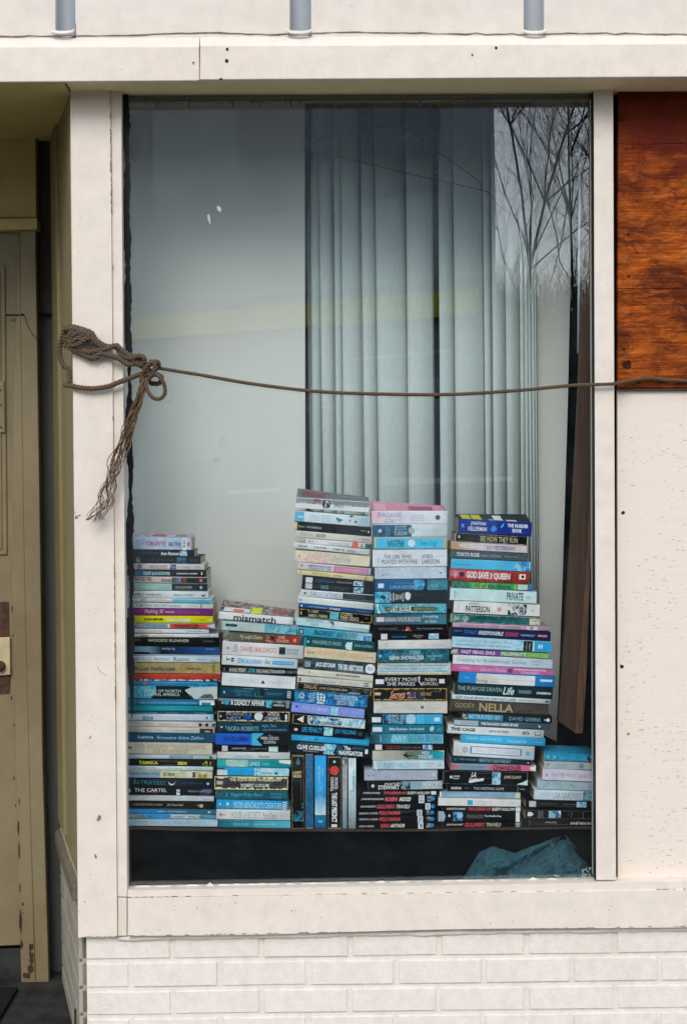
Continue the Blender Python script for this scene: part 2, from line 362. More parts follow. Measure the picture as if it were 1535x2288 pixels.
# caulk line and sloped ledge above the fascia
def wavy(pts, Y, r, mat, name, parent, seed, amp=0.002, n=5, step=0.02):
    rn = random.Random(seed); P_ = spline([U(p[0], p[1], Y) for p in pts], step)
    P_ = [p+Vector((0, 0, rn.gauss(0, amp))) for p in P_]
    mb = MB(); mb.tube(P_, [r*rn.uniform(0.5, 1.4) for _ in P_], n); return mb.build(name, mat, parent)
wavy([(-60, 82), (230, 79), (445, 73), (640, 76), (800, 72), (1160, 76), (1300, 74), (1600, 78)], -0.0565, 0.0012, M['smudge'], 'crack', shop, 3, 0.0008)
mb = MB()
for xa, xb, ya, yb, dy in ((-120, 446, 85, 104, 0.0), (447.5, 1700, 81, 101, 0.0)):
    A_, B_ = U(xa, yb, -0.088), U(xb, yb-(3 if xa > 0 else 1), -0.088); A2, B2 = U(xa, ya, -0.052), U(xb, ya-3, -0.052)
    z0 = Vector((0, 0, -0.012))
    mb.hexa([A_+z0, B_+z0, B_, A_, Vector((A2.x, A2.y, A_.z))+z0, Vector((B2.x, B2.y, B_.z))+z0, B2, A2])
mb.build('fascia_ledge', M['paint'], shop, bevel=0.0015)
FY = -0.09
mb = MB(); mb.pix([(-120, 104.5), (445.5, 103.5), (446, 180), (-120, 184)], FY, 0.014); mb.build('fascia_board', M['paint'], shop, bevel=0.0018)
mb = MB(); mb.pix([(447.5, 101.5), (1700, 96.5), (1700, 170.5), (447, 178)], FY-0.002, 0.016);
for x, y, r in ((508, 110, 3.2), (507, 136, 4.0), (432.5, 140, 2.0), (1108, 107, 3.2), (1055, 123, 2.2), (494, 177, 3)):
    c = U(x, y, FY-0.0026); n = 10
    mb.add([(c.x+r*.001*math.cos(k*.628), c.y, c.z+r*.0011*math.sin(k*.628)) for k in range(n)], [tuple(range(n))], 1)
mb.build('fascia_board', [M['paint'], M['hole']], shop, bevel=0.0018)
# soffit over the window, ceiling of the porch
zs = U(800, 178, FY).z+0.004
mb = MB(); mb.box(-0.56, 1.2, FY+0.0145, 0.0555, zs-0.001, zs+0.03); mb.build('soffit', M['soffit'], shop)
mb = MB(); a = U(-100, 184, FY+0.094); za = U(-100, 184, FY).z; zb = U(60, 304, 0.55).z
mb.hexa([(-1.6, FY+.0145, za), (-0.563, FY+.0145, za), (-0.563, FY+.0145, za+.08), (-1.6, FY+.0145, za+.08), (-1.6, 0.66, zb), (-0.60, 0.66, zb), (-0.60, 0.66, za+.08), (-1.6, 0.66, za+.08)])
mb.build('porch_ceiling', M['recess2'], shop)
# pillar board and its trim
PIL = mb = MB(); mb.pix([(157.5, 180), (247, 180), (262.5, 2092.5), (175.5, 2095)], 0.0, 0.034);
mb = MB(); mb.pix([(248.2, 180), (271.3, 180), (285, 2004), (263.2, 2004)], 0.006, 0.035); mb.build('window_trim', M['paint'], shop, bevel=0.0012)
mb = MB(); mb.pix([(263.8, 2006), (284, 2006), (284, 2091), (264, 2091.5)], 0.006, 0.03); mb.build('trim_block', M['paint'], shop, bevel=0.0012)
# paint bruises on the pillar
def blob(mb, x, y, rx, ry, Y, ang=0, seed=0, n=14, mi=0):
    rn = random.Random(seed); c = U(x, y, Y); vs = []
    for k in range(n):
        t = 2*math.pi*k/n; q = rn.uniform(0.65, 1.15); a_, b_ = rx*q*math.cos(t)*.001, ry*q*math.sin(t)*.001
        vs.append((c.x+a_*math.cos(ang)-b_*math.sin(ang), c.y, c.z+a_*math.sin(ang)+b_*math.cos(ang)))
    mb.add(vs, [tuple(range(n))], mi)
mb = PIL
rn = random.Random(31)
def crack(mb, x0, y0, x1, y1, Y, n, mi=1, r=0.0006, jit=0.6, p=.7):
    for i in range(n):
        if rn.random() > p: continue
        t0, t1 = i/n, (i+rn.uniform(.5, 1.05))/n
        mb.tube([U(x0+(x1-x0)*t+rn.uniform(-jit, jit), y0+(y1-y0)*t+rn.uniform(-jit, jit), Y) for t in (t0, (t0+t1)/2, t1)], r*rn.uniform(.5, 1.5), 4, mi)
def blob(mb, x, y, rx, ry, Y, ang=0, seed=0, n=14, mi=0):
    rn = random.Random(seed); c = U(x, y, Y); vs = []
    for k in range(n):
        t = 2*math.pi*k/n; q = rn.uniform(0.65, 1.15); a_, b_ = rx*q*math.cos(t)*.001, ry*q*math.sin(t)*.001
        vs.append((c.x+a_*math.cos(ang)-b_*math.sin(ang), c.y, c.z+a_*math.sin(ang)+b_*math.cos(ang)))
    mb.add(vs, [tuple(range(n))], mi)
crack(PIL, 246, 200, 250, 480, -.0002, 16, 1, .0013, .8, .85)
crack(PIL, 255.5, 1230, 258.5, 1580, -.0002, 22, 1, .0008, .5, .7)
crack(PIL, 178, 2094, 262, 2092, -.0002, 14, 1, .0010, .8, .8)
crack(PIL, 158, 300, 175, 2080, -.0002, 60, 1, .0005, .4, .35)
for k in range(46): blob(PIL, rn.uniform(165, 245), rn.uniform(330, 2080), rn.uniform(.4, 1.2), rn.uniform(.5, 1.6), -.0006, 0, k+900, 7, 1)
for a_ in ((222, 1828, 5, 9, -.5), (214, 1913, 3, 6, .5), (172, 1156, 4, 4, .5), (178, 1152, 3, 2, .3), (202, 1648, 1.5, 5, -.5), (190, 2015, 1, 3, 0), (252, 592, 1.2, 8, .1), (253, 935, 1.2, 6, 0), (206, 1600, 1, 1.5, 0), (168, 1500, 1, 2, 0)):
    blob(mb, a_[0], a_[1], a_[2], a_[3], -0.0006, a_[4], int(a_[0]), mi=1)
mb.tube(spline([U(219, 1490, -0.0004), U(224, 1500, -0.0004), U(231, 1505, -0.0004), U(238, 1509, -0.0004)]), 0.0006, 4, 1)
pil = mb.build('pillar_board', [M['grimy'], M['smudge']], shop, bevel=0.002)
# mullion between window and boarded bay
mb = MB(); mb.pix([(1326, 190), (1369.5, 190), (1376, 1967), (1331.5, 1967)], 0.008, 0.055); mb.build('mullion', M['paint'], shop, bevel=0.002)
mb = MB(); mb.pix([(1323.5, 205), (1326.2, 205), (1331.8, 1966), (1329.0, 1966)], 0.011, 0.022); mb.build('mullion_gasket', M['black'], shop)
# sill: glazing stop + bottom rail
mb = MB()
A_, B_ = U(286, 2005, 0.0), U(1700, 1985, 0.0); C_, D_ = U(286, 1984, 0.030), U(1700, 1958, 0.030)
mb.hexa([A_, B_, Vector((B_.x, 0, B_.z+.019)), Vector((A_.x, 0, A_.z+.016)), Vector((A_.x, .05, A_.z)), Vector((B_.x, .05, B_.z)), Vector((D_.x, .05, D_.z)), Vector((C_.x, .05, C_.z))])
crack(mb, 286, 2004.5, 432, 2002.5, -.0006, 9, 1, .0011, .5, .95)
crack(mb, 432, 2002, 1300, 1990, -.0006, 60, 1, .0005, .5, .4)
crack(mb, 1430, 1988, 1620, 1985.5, -.0006, 16, 2, .0009, .8, .7)
mb.build('sill', [M['paint'], M['smudge'], M['check']], shop, bevel=0.0018)
mb = MB(); N = 24; vs = []   # bottom rail sagging slightly at its lower edge
for i in range(N+1):
    t = i/N; px = 286+t*(1700-286); top = U(px, 2007-t*21.5, -0.004); bot = U(px, 2091-t*24+2.2*math.sin(t*9), -0.004)
    vs += [top, bot, Vector((top.x, 0.04, top.z)), Vector((bot.x, 0.04, bot.z))]
fs = []
for i in range(N):
    a, b = 4*i, 4*i+4
    fs += [(a, a+1, b+1, b), (a, b, b+2, a+2), (a+1, a+3, b+3, b+1)]
fs += [(0, 2, 3, 1), (4*N, 4*N+1, 4*N+3, 4*N+2)]
mb.add(vs, fs)
for k in range(40): blob(mb, rn.uniform(300, 1530), rn.uniform(2012, 2066), rn.uniform(.5, 1.3), rn.uniform(.5, 2), -.0047, 0, k+300, 7, 1)
crack(mb, 286, 2091, 1560, 2068.5, -.0046, 90, 1, .0008, .8, .5)
mb.build('bottom_rail', [M['paint'], M['smudge']], shop, bevel=0.0015)
mb = MB(); mb.pix([(286, 1998), (1700, 1976), (1700, 2004), (286, 2024)], 0.04, 0.02); mb.build('rail_back', M['dark'], shop)
# brick plinth
mb = MB(); rn = random.Random(5)
ys = [2098-12, 2149.5, 2212.5, 2274, 2336, 2398, 2460]
zrow = [U(768, y-6, 0.012).z for y in ys]
XL = U(192, 2200, 0.012).x
def brick(x0, x1, z0, z1):
    y0 = 0.0158+rn.uniform(-0.0008, 0.0008); e = 0.003; q = []
    a = rn.uniform(-.001, .001)
    vs = [(x0, y0+.012, z0), (x1, y0+.012, z0+a), (x1, y0+.012, z1+a), (x0, y0+.012, z1), (x0+e, y0, z0+e), (x1-e, y0, z0+e+a), (x1-e, y0, z1-e+a), (x0+e, y0, z1-e)]
    mb.add(vs, [(4, 5, 6, 7), (0, 1, 5, 4), (1, 2, 6, 5), (2, 3, 7, 6), (3, 0, 4, 7)])
joint = {0: 386, 1: 293, 2: 386, 3: 293, 4: 386, 5: 293}
px1 = U(1, 2200, 0.012).x-U(0, 2200, 0.012).x
for r_ in range(6):
    z1, z0 = zrow[r_]-0.004+(0.006 if r_ == 0 else 0), zrow[r_+1]+0.0045
    x = XL; nx_ = U(joint[r_], 2200, 0.012).x
    while x < 1.6:
        brick(x, nx_-0.0045, z0, z1); x = nx_+0.0045; nx_ += 0.2025+rn.uniform(-.002, .002)
mb.box(XL+0.002, 1.6, 0.0200, 0.12, -0.05, zrow[0]+0.014)
mb.build('brick_plinth', M['brick'], shop)
mb = MB()  # mortar bead and shadow gap under the rail
wv = []
rn = random.Random(8)
for i in range(40):
    t = i/39; wv.append(U(264+t*1400, 2096.5-t*24+rn.uniform(-1, 1), 0.016))
mb.tube(wv, [0.006*rn.uniform(.7, 1.3) for _ in wv], 6); mb.build('mortar_bead', M['brick'], shop)
# splayed return wall of the porch
xf, yf = U(170, 1500, 0.03).x, 0.034
xb, yb = U(133, 1500, 0.56).x, 0.56
zl0 = U(172, 1905, 0.05).z; zlb = U(140, 1843, 0.56).z
def wallq(x0, y0, x1, y1, z0, z1, th, mat, name, bev=0):
    mb = MB(); d = Vector((x1-x0, y1-y0, 0)).normalized(); n_ = Vector((d.y, -d.x, 0))*th
    mb.hexa([(x1, y1, z0), (x0, y0, z0), (x0, y0, z1), (x1, y1, z1), (x1+n_.x, y1+n_.y, z0), (x0+n_.x, y0+n_.y, z0), (x0+n_.x, y0+n_.y, z1), (x1+n_.x, y1+n_.y, z1)])
    return mb.build(name, mat, shop, bevel=bev)
zled = (U(150, 1870, 0.35).z)
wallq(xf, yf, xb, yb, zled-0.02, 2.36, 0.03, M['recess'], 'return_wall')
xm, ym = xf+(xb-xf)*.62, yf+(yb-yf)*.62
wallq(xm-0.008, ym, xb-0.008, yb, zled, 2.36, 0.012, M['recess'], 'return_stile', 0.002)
XBf, XBb = U(186, 2200, 0.03).x, U(146, 2200, 0.56).x
# return brick wall: courses run back into the porch
mb = MB(); d = Vector((XBb-XBf, 0.53, 0)); Ld = d.length; d.normalize(); n_ = Vector((-d.y, d.x, 0))
z = FLOORZ-0.02; row = 0; rn = random.Random(3)
while z < zled-0.07:
    x = -0.1*(row % 2)
    while x < Ld:
        a0, a1 = max(0, x), min(Ld, x+0.193)
        if a1-a0 > 0.02:
            p0 = Vector((XBf, 0.03, 0))+d*a0; p1 = Vector((XBf, 0.03, 0))+d*a1; q = n_*(0.008+rn.uniform(-.001, .001)); m_ = n_*-0.03
            mb.hexa([p1+q+Vector((0, 0, z)), p0+q+Vector((0, 0, z)), p0+q+Vector((0, 0, z+.0545)), p1+q+Vector((0, 0, z+.0545)), p1+m_+Vector((0, 0, z)), p0+m_+Vector((0, 0, z)), p0+m_+Vector((0, 0, z+.0545)), p1+m_+Vector((0, 0, z+.0545))])
        x += 0.202
    z += 0.0625; row += 1
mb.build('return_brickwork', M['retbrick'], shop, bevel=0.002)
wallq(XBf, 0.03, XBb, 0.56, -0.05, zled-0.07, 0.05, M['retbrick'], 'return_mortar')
# sloping ledge board on top of the return brickwork
mb = MB(); p0, p1 = Vector((XBf, 0.033, 0)), Vector((XBb, 0.56, 0)); o_ = n_*0.022; i_ = n_*-0.05
zz = Vector((0, 0, 1))
mb.hexa([p1+o_+zz*(zled-.07), p0+o_+zz*(zled-.07), p0+o_+zz*(zled-.035), p1+o_+zz*(zled-.035), p1+i_+zz*(zled-.07), p0+i_+zz*(zled-.07), p0+i_+zz*(zled+.004), p1+i_+zz*(zled+.004)])
mb.build('ledge', M['brownledge'] if 'brownledge' in M else M['recess'], shop, bevel=0.003)
# door with its frame
DY = 0.56
door = thing('door', U(20, 2190, DY), 'worn cream painted door with rusty latch in the shaded porch', 'door')
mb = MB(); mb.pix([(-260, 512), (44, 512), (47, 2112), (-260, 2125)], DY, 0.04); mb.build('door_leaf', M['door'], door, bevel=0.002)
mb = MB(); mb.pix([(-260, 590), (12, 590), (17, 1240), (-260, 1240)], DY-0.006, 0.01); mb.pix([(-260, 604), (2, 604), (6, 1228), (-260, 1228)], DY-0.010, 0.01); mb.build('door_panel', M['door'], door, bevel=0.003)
mb = MB(); mb.pix([(-30, 852), (10, 851), (12, 966), (-30, 968)], DY-0.0125, 0.004); pl_ = mb.build('hinge_plate', M['door'], door, bevel=0.001)
for y in (872, 905, 955): mb = MB(); blob(mb, 3, y, 3, 3.4, DY-0.0129, 0, y); mb.build('screw', M['rust'], pl_)
mb = MB(); mb.poly([(-30, 1346), (20, 1345), (21, 1420), (24, 1510), (22, 1548), (-30, 1552)], DY-0.004, 0.004); lp = mb.build('lock_plate', M['rust'], door)
mb = MB(); mb.pix([(-30, 1426), (23, 1424), (24, 1508), (-30, 1512)], DY-0.013, 0.009); lg = mb.build('latch_cover', M['plate'], lp, bevel=0.002)
mb = MB(); c = U(2, 1488, DY-0.013); vs = []
mb.tube([c+Vector((0, 0, 0)), c+Vector((0, -0.012, 0)), c+Vector((0, -0.016, 0))], [0.014, 0.014, 0.008], 16); mb.build('latch_knob', M['rust'], lp)
RP = mb = MB()
for i, (x, y, a, b) in enumerate(((42, 1850, 3, 22), (44, 1900, 2.4, 26), (46, 1985, 2, 14), (47, 2060, 4, 32), (49, 2110, 4, 12), (52, 2020, 3.4, 4), (53, 2040, 2, 2), (44, 1790, 1.6, 10), (72, 2115, 5, 8), (71, 2140, 6, 18), (70, 2165, 8, 14), (60, 2180, 12, 9), (68, 2090+30, 3, 16), (28, 1360, 2, 9), (27, 1560, 2, 8), (27, 1500, 2, 7), (33, 1620, 1.6, 4), (32, 1740, 2, 7), (36, 1800, 1.5, 5), (30, 1420, 1.8, 4), (20, 780, 2, 2))):
    blob(mb, x, y, a, b, DY-0.0215 if x > 44 or (y > 1300 and x > 24) else DY-0.0006, 0, i+50, mi=1)
fr = MB(); fr.pix([(45, 515), (78, 515), (82, 1240), (97, 2190), (48, 2190), (24, 1240)], 0, 0) if False else None
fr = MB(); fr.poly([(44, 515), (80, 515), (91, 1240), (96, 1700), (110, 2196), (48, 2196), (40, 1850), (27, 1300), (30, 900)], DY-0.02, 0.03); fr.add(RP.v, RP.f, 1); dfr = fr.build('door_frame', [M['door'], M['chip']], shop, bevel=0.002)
fr = MB(); fr.tube([U(45, 520, DY-.021), U(46, 700, DY-.021), U(55, 1300, DY-.021), U(69, 1850, DY-.021), U(80, 2190, DY-.021)], 0.0012, 4); fr.build('frame_groove', M['recess'], dfr)
mb = MB(); mb.tube(spline([U(47, 703, DY-.022), U(54, 702, DY-.022), U(64, 730, DY-.023), U(76, 750, DY-.023), U(86, 757, DY-.022)]), 0.0009, 4); mb.build('loose_wire', M['hole'], dfr)
mb = MB(); mb.pix([(14, 702), (54, 702), (54, 706), (14, 706)], DY-.0215, 0.001); mb.build('frame_split', M['hole'], dfr)
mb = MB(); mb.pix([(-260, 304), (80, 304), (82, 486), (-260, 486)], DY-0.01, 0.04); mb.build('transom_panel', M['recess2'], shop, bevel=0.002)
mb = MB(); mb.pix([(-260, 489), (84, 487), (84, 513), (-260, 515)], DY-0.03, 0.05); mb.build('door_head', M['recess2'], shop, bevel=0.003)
mb = MB(); mb.pix([(80, 304), (118, 304), (124, 900), (140, 2220), (106, 2220), (86, 900)], 0, 0) if False else None
mb = MB(); mb.poly([(79, 300), (124, 300), (130, 900), (146, 2230), (104, 2230), (84, 900)], DY+0.06, 0.03); mb.build('jamb', M['jamb'], shop)  # dark tone carries the deep shadow of the gap beside the door
mb = MB(); mb.poly([(84, 302), (112, 306), (117, 420), (118, 700), (88, 700)], DY+0.035, 0.02); mb.build('jamb_head_shade', M['jamb_shade'], shop)  # dark brown sheet painted as the shadow at the head of the gap
mb = MB(); mb.pix([(-260, 200), (160, 200), (160, 2300), (-260, 2300)], DY+0.12, 0.05); mb.build('porch_back_wall', M['dark'], shop)
mb = MB(); mb.pix([(-260, 2128), (47, 2120), (48, 2200), (-260, 2206)], DY+0.005, 0.05); mb.build('door_sill', M['floor'], shop, bevel=0.002)
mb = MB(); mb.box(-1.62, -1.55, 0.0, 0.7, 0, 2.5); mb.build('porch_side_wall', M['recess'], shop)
mb = MB(); q = U(38, 2215, .45); mb.box(-1.4, q.x, 0.02, 0.47, FLOORZ+.001, FLOORZ+.013); o = mb.build('doormat', M['mat'], bevel=0.003); tag(o, 'flat black doormat on the dark porch floor at lower left', 'doormat')
# building mass so that no light leaks in
mb = MB()
ZI = U(800, 1853, YB).z
mb.box(-0.60, 1.12, 2.2, 2.25, -0.1, 2.62); mb.box(-0.655, -0.605, 0.62, 2.25, -0.1, 2.62); mb.box(1.12, 1.17, 0.0, 2.25, -0.1, 2.62)
mb.box(-0.655, 1.17, -0.02, 2.25, 2.52, 2.62) if False else mb.box(-0.655, 1.17, 0.06, 2.25, 2.42, 2.50); mb.box(-0.60, 1.12, 0.121, 2.25, -0.1, 0.20)
mb.build('interior_walls', M['room'], shop)
mb = MB(); mb.pix([(286.5, 1760), (286.5, 200), (284, 200), (284, 1760)], 0, 0) if False else None
mb = MB(); mb.box(U(272, 1000, .06).x-.035, U(262, 1000, .06).x, 0.065, 0.62, 0.2, 2.44); mb.build('window_side_wall', M['wallin'], shop)
mb = MB(); mb.box(U(1336, 1000, .06).x+.004, U(1336, 1000, .06).x+.02, 0.062, 0.62, 0.2, 2.44); mb.build('window_side_wall', M['dark'], shop)
mb = MB(); mb.box(U(1345, 1000, .06).x, 1.12, 0.10, 0.13, 0.2, 2.44); mb.build('bay_back', M['dark'], shop)
# window: glass, dark head strip, sealant
win = thing('window', U(800, 1985, 0.03), 'tall shop display window with cracked black sealant along its left edge', 'window')
GY = 0.034
mb = MB(); mb.pix([(268, 196), (1336, 190), (1342, 1978), (276, 1992)], GY, 0.005); glass = mb.build('glass_pane', M['glass'], win)
mb = MB(); mb.pix([(268, 198), (1334, 193), (1334, 222), (268, 228)], GY+0.010, 0.02); mb.build('head_strip', M['headstrip'] if 'headstrip' in M else M['jamb'], win)
rn = random.Random(11)
mb = MB(); L_ = []; R_ = []   # ragged black sealant, tapering into a drip at the bottom
y = 205
while y <= 1480:
    L_.append((272+(y-200)*13.5/1780+ (10 if y < 760 else 14)*(0.4+0.6*math.sin(y*.013)**2)*(1 if y < 1380 else .4)-4+rn.uniform(-1.3, 1.3), y)); R_.append((289+(y-200)*12/1300+rn.uniform(-1.6, 1.6)+(1.5*math.sin(y*.05)), y)); y += 9
for yy, wl, wr in ((1500, 287, 301.5), (1530, 290, 300.5), (1560, 292, 299), (1590, 294, 298), (1607, 295.5, 296.5)): L_.append((wl, yy)); R_.append((wr, yy))
vs = [U(p[0], p[1], GY-0.0016) for p in L_]+[U(p[0], p[1], GY-0.0016) for p in R_]; n = len(L_)
mb.add(vs, [(i, i+1, n+i+1, n+i) for i in range(n-1)]); sl_ = mb.build('sealant', M['black'], win)
s_ = sl_.modifiers.new('s', 'SOLIDIFY'); s_.thickness = 0.0012; s_.offset = -1
mb = MB(); mb.pix([(270.5, 196), (275.5, 196), (287, 1985), (284.5, 1985)], 0.0305, 0.003); mb.pix([(1321, 200), (1328, 200), (1333, 1968), (1328.5, 1968)], 0.0305, 0.003)
mb.build('gasket', M['black'], win)
mb = MB(); rn = random.Random(2); vs = []
N = 90
for i in range(N+1):
    px = 284+i*(1046/N); t = i/N; y0 = 1986-t*18.5
    vs += [U(px, y0+3, 0.0325), U(px, y0-5-abs(rn.gauss(0, 1.8))+(3 if rn.random() < .3 else 0), 0.0325)]
mb.add(vs, [(2*i, 2*i+2, 2*i+3, 2*i+1) for i in range(N)]); mb.build('paint_edge', M['paint'], win)
mb = MB(); blob(mb, 490.5, 467, 4.5, 9, GY-0.0006, .25, 4, 16); blob(mb, 467, 486, 3.6, 9, GY-0.0006, .1, 9, 16); blob(mb, 469, 497, 2.2, 5, GY-0.0006, .5, 19, 12); mb.build('smear', M['smear'], win)
mb = MB()
for x, ln in ((349, 18), (421, 20), (495, 14), (519, 20), (562, 14), (580, 15), (637, 12), (649, 16), (668, 12), (877, 16), (937, 18), (1010, 12), (1046, 12)):
    c = U(x, 222, GY-0.0004); mb.tube([c, c+Vector((0.001, 0, -ln*.0005)), c+Vector((0.0, 0, -ln*.001))], [0.0032, 0.002, 0.0014], 6)
c0, c1 = U(288, 222, GY-.0004), U(1325, 215, GY-.0004); mb.tube([c0, c1], 0.0012, 5); mb.build('old_glue_drip', M['smudge2'] if 'smudge2' in M else M['smudge'], win)
mb = MB()
for p in ([(288, 1964), (288, 1986), (300, 1985)], [(1290, 1975-10), (1328, 1966), (1328, 1940), (1318, 1948), (1312, 1938), (1306, 1956)]):
    pass
rn = random.Random(9)
for k in range(26):
    x = 1300+rn.uniform(0, 28); y = 1938+rn.uniform(0, 24); blob(mb, x, y, rn.uniform(.8, 3), rn.uniform(.8, 2.5), GY-.0006, rn.random()*3, k, 7)
blob(mb, 1243, 1957, 8, 1.2, GY-.0006, -.3, 3, 8); mb.build('paint_fleck', M['smear'], win)
# boarded bay on the right
up = thing('stained_board', U(1450, 868, 0.03), 'red-brown stained plywood sheet screwed over the upper right bay', 'board')
mb = MB(); mb.pix([(1381, 190), (1700, 187), (1700, 864), (1379, 866)], 0.026, 0.018); SR = mb
mb = MB(); mb.pix([(1379, 866.5), (1700, 864.5), (1700, 871), (1379, 872)], 0.030, 0.012); mb.build('bottom_edge', M['rust'], up)
mb = SR
for x, y, rx, ry in ((1400, 816, 12, 12), (1388, 265, 9, 10)):
    blob(mb, x, y, rx, ry, 0.0255, 0, x, mi=1)
for x, y in ((1402, 523), (1393, 780), (1404, 617), (1425, 855), (1399, 333)): blob(mb, x, y, 4, 3, 0.0253, 0, y, mi=1)
for y, x0 in ((321, 1375), (644, 1376), (644.5, 1450)): mb.tube([U(x0, y, .0257), U(x0+70, y+1, .0257), U(x0+150, y-1, .0257)], 0.0009, 4, 1)
mb.build('sheet', [M['plyred'], M['knot']], up, bevel=0.001)
lo = thing('painted_board', U(1450, 1960, 0.04), 'pale cream plywood sheet with small brown checks on the lower right bay', 'board')
mb = MB(); mb.pix([(1378.5, 860), (1700, 858), (1700, 1964), (1380, 1966)], 0.040, 0.012); SP = mb
for x, y in ((1391, 1146), (1388, 1490)): mb = MB(); blob(mb, x, y, 5, 5, 0.0396, 0, y, 16); mb.build('screw', M['hole'], lo)
mb = SP; blob(mb, 1403, 1640, 4, 3, 0.0396, 0, 5, mi=1); rn = random.Random(4)
for k in range(760):
    x = rn.uniform(1384, 1600); y = 900+1050*rn.random()**0.9; 
    if math.sin(x*.03+y*.011)+math.sin(y*.02) < rn.uniform(-1.5, .9): continue
    ln = abs(rn.gauss(4, 4))+1.5; c = U(x, y, .0397); h = rn.uniform(.3, .8)*.001
    mb.add([(c.x, c.y, c.z), (c.x+ln*.0005, c.y, c.z-h), (c.x+ln*.001, c.y, c.z+.0003), (c.x+ln*.0006, c.y, c.z+h)], [(0, 1, 2, 3)], 1)
mb.build('sheet', [M['plypale'], M['check']], lo, bevel=0.001)
mb = MB(); mb.box(U(1372, 1000, .05).x, 1.1, 0.056, 0.09, 0.5, 2.5); mb.build('bay_lining', M['dark'], shop)

# ------------------------------------------------------------------ behind the glass
SH = thing('shelf', U(800, 1853, YB), 'thin dark wooden shelf board carrying all the stacked books', 'shelf')
mb = MB(); N = 12; vs = []
prof_ = [(262, 1848.5), (300, 1848.2), (490, 1852.5), (560, 1852.2), (660, 1852.4), (800, 1852.8), (975, 1852.4), (1060, 1850.2), (1165, 1849.0), (1240, 1847.6), (1338, 1847.6)]
for x, y in prof_:
    a = U(x, y, YB-.006); vs += [(a.x, YB-.006, a.z), (a.x, YB-.006, a.z-.0055), (a.x, YB+.24, a.z), (a.x, YB+.24, a.z-.0055)]
for i in range(len(prof_)-1):
    a, b = 4*i, 4*i+4; mb.add([], []) ; mb.f += [[a, a+1, b+1, b], [a, b, b+2, a+2], [a+1, a+3, b+3, b+1], [a+2, b+2, b+3, a+3]]; mb.m += [0]*4; mb.sm += [False]*4
mb.v = [Vector(v) for v in vs]; mb.build('board', M['shelf'], SH)
mb = MB(); mb.pix([(262, 1857), (1340, 1857), (1345, 2010), (262, 2010)], YB+0.03, 0.02); mb.build('void_sheet', M['dark'], SH)  # black sheet standing in for the dark void under the shelf
# pale board on the left
pnl = MB(); pnl.pix([(255, 150), (681, 150), (683.5, 1720), (262, 1720)], 0.36, 0.015)
pb = pnl.build('partition_board', M['wallin'], bevel=0.001); tag(pb, 'tall pale grey board standing behind the left stacks', 'board')
mb = MB(); mb.poly([(683.5, 150), (687.5, 150), (689.5, 1720), (685.5, 1720)], 0.362, 0.03); mb.build('board_edge', M['black'], pb)
mb = MB()
for x, y, rx, ry in ((512, 718, 3.5, 3.5), (566, 675, 1.4, 1.4), (469, 698, 1.4, 1.4), (498, 985, 8, 14), (483, 1028, 10, 8), (505, 700, 1, 8), (524, 685, 16, 4)): blob(mb, x, y, rx*1.15, ry*1.15, 0.3585, .5 if rx > 12 else 0, x)
mb.build('stain', M['stain'] if 'stain' in M else M['wallin'], pb)
# vertical blind
vb = thing('vertical_blind', U(900, 1300, 0.5), 'row of overlapping grey-white vertical fabric blind slats with gaps', 'blind')
sl = [(690, 697, .49), (696, 719, .48), (719, 751, .485), (750, 767, .48), (766, 812, .485), (812, 844, .48), (844, 912, .485), (911, 972.5, .48), (982.5, 1018, .485), (1017, 1083, .48), (1083, 1102, .49), (1101, 1132, .48), (1131, 1162.5, .485), (1162, 1173, .48), (1172, 1181, .484), (1180.5, 1188, .488), (1188, 1195, .492), (1195, 1202, .496)]
for i, (a, b, Y) in enumerate(sl):
    Y -= 0.09
    mb = MB(); zt = U(800, 208, .41).z; zb_ = U(800, 1690, .41).z; b2 = b+(4 if i not in (7, 17) else 0); A_ = U(a, 900, Y); B_ = U(b2, 900, Y); wd = B_.x-A_.x
    dep = 0.024 if wd > .02 else .012; lean = random.Random(i).uniform(-.001, .006); N = 9; vs = []
    for j in range(N+1):
        t = j/N; x = A_.x+wd*t; y = Y+dep*t**2.0-0.005*math.sin(math.pi*t)
        vs += [(x-lean, y, zt), (x+lean, y, zb_)]
    mb.add(vs, [(2*j, 2*j+1, 2*j+3, 2*j+2) for j in range(N)], 0, True); s1 = mb.build('slat', M['slat'], vb)
    so_ = s1.modifiers.new('s', 'SOLIDIFY'); so_.thickness = 0.0008
mb = MB(); mb.pix([(640, 168), (1300, 166), (1300, 214), (640, 216)], 0.385, 0.07); mb.build('head_rail', M['jamb'], vb)
wd_ = MB(); wd_.tube([U(1296, 300, 0.20), U(1291.5, 789, 0.20)], 0.0032, 8); o = wd_.build('blind_wand', M['wand']); tag(o, 'thin white plastic rod hanging in front of the brown board', 'rod')
# white leaning board and brown plank on the right
mb = MB(); mb.poly([(1190, 170), (1286, 170), (1281, 300), (1275, 560), (1268, 900), (1256, 1300), (1243, 1657), (1180, 1625), (1186, 900)], 0.435, 0.012)
o = mb.build('leaning_board', M['wallin']); tag(o, 'pale board narrowing downward between the blind and the brown plank', 'board')
mb = MB()
pf = [(1303, 215), (1301, 550), (1293, 850), (1284, 1036), (1273, 1221), (1261, 1407), (1246, 1611), (1288, 1641), (1297, 1560), (1301, 1407), (1312, 1221), (1320, 1036), (1326, 850), (1330, 550), (1332, 215)]
mb.poly(pf[:7]+[(1284, 1638), (1292, 1500), (1302, 1350), (1314, 1150), (1322, 980), (1330, 850), (1333, 550), (1334, 215)], 0.17, 0.02)
pk = mb.build('brown_plank', M['brown'], bevel=0.001); tag(pk, 'rough brown wooden plank leaning at the right side of the window', 'plank')
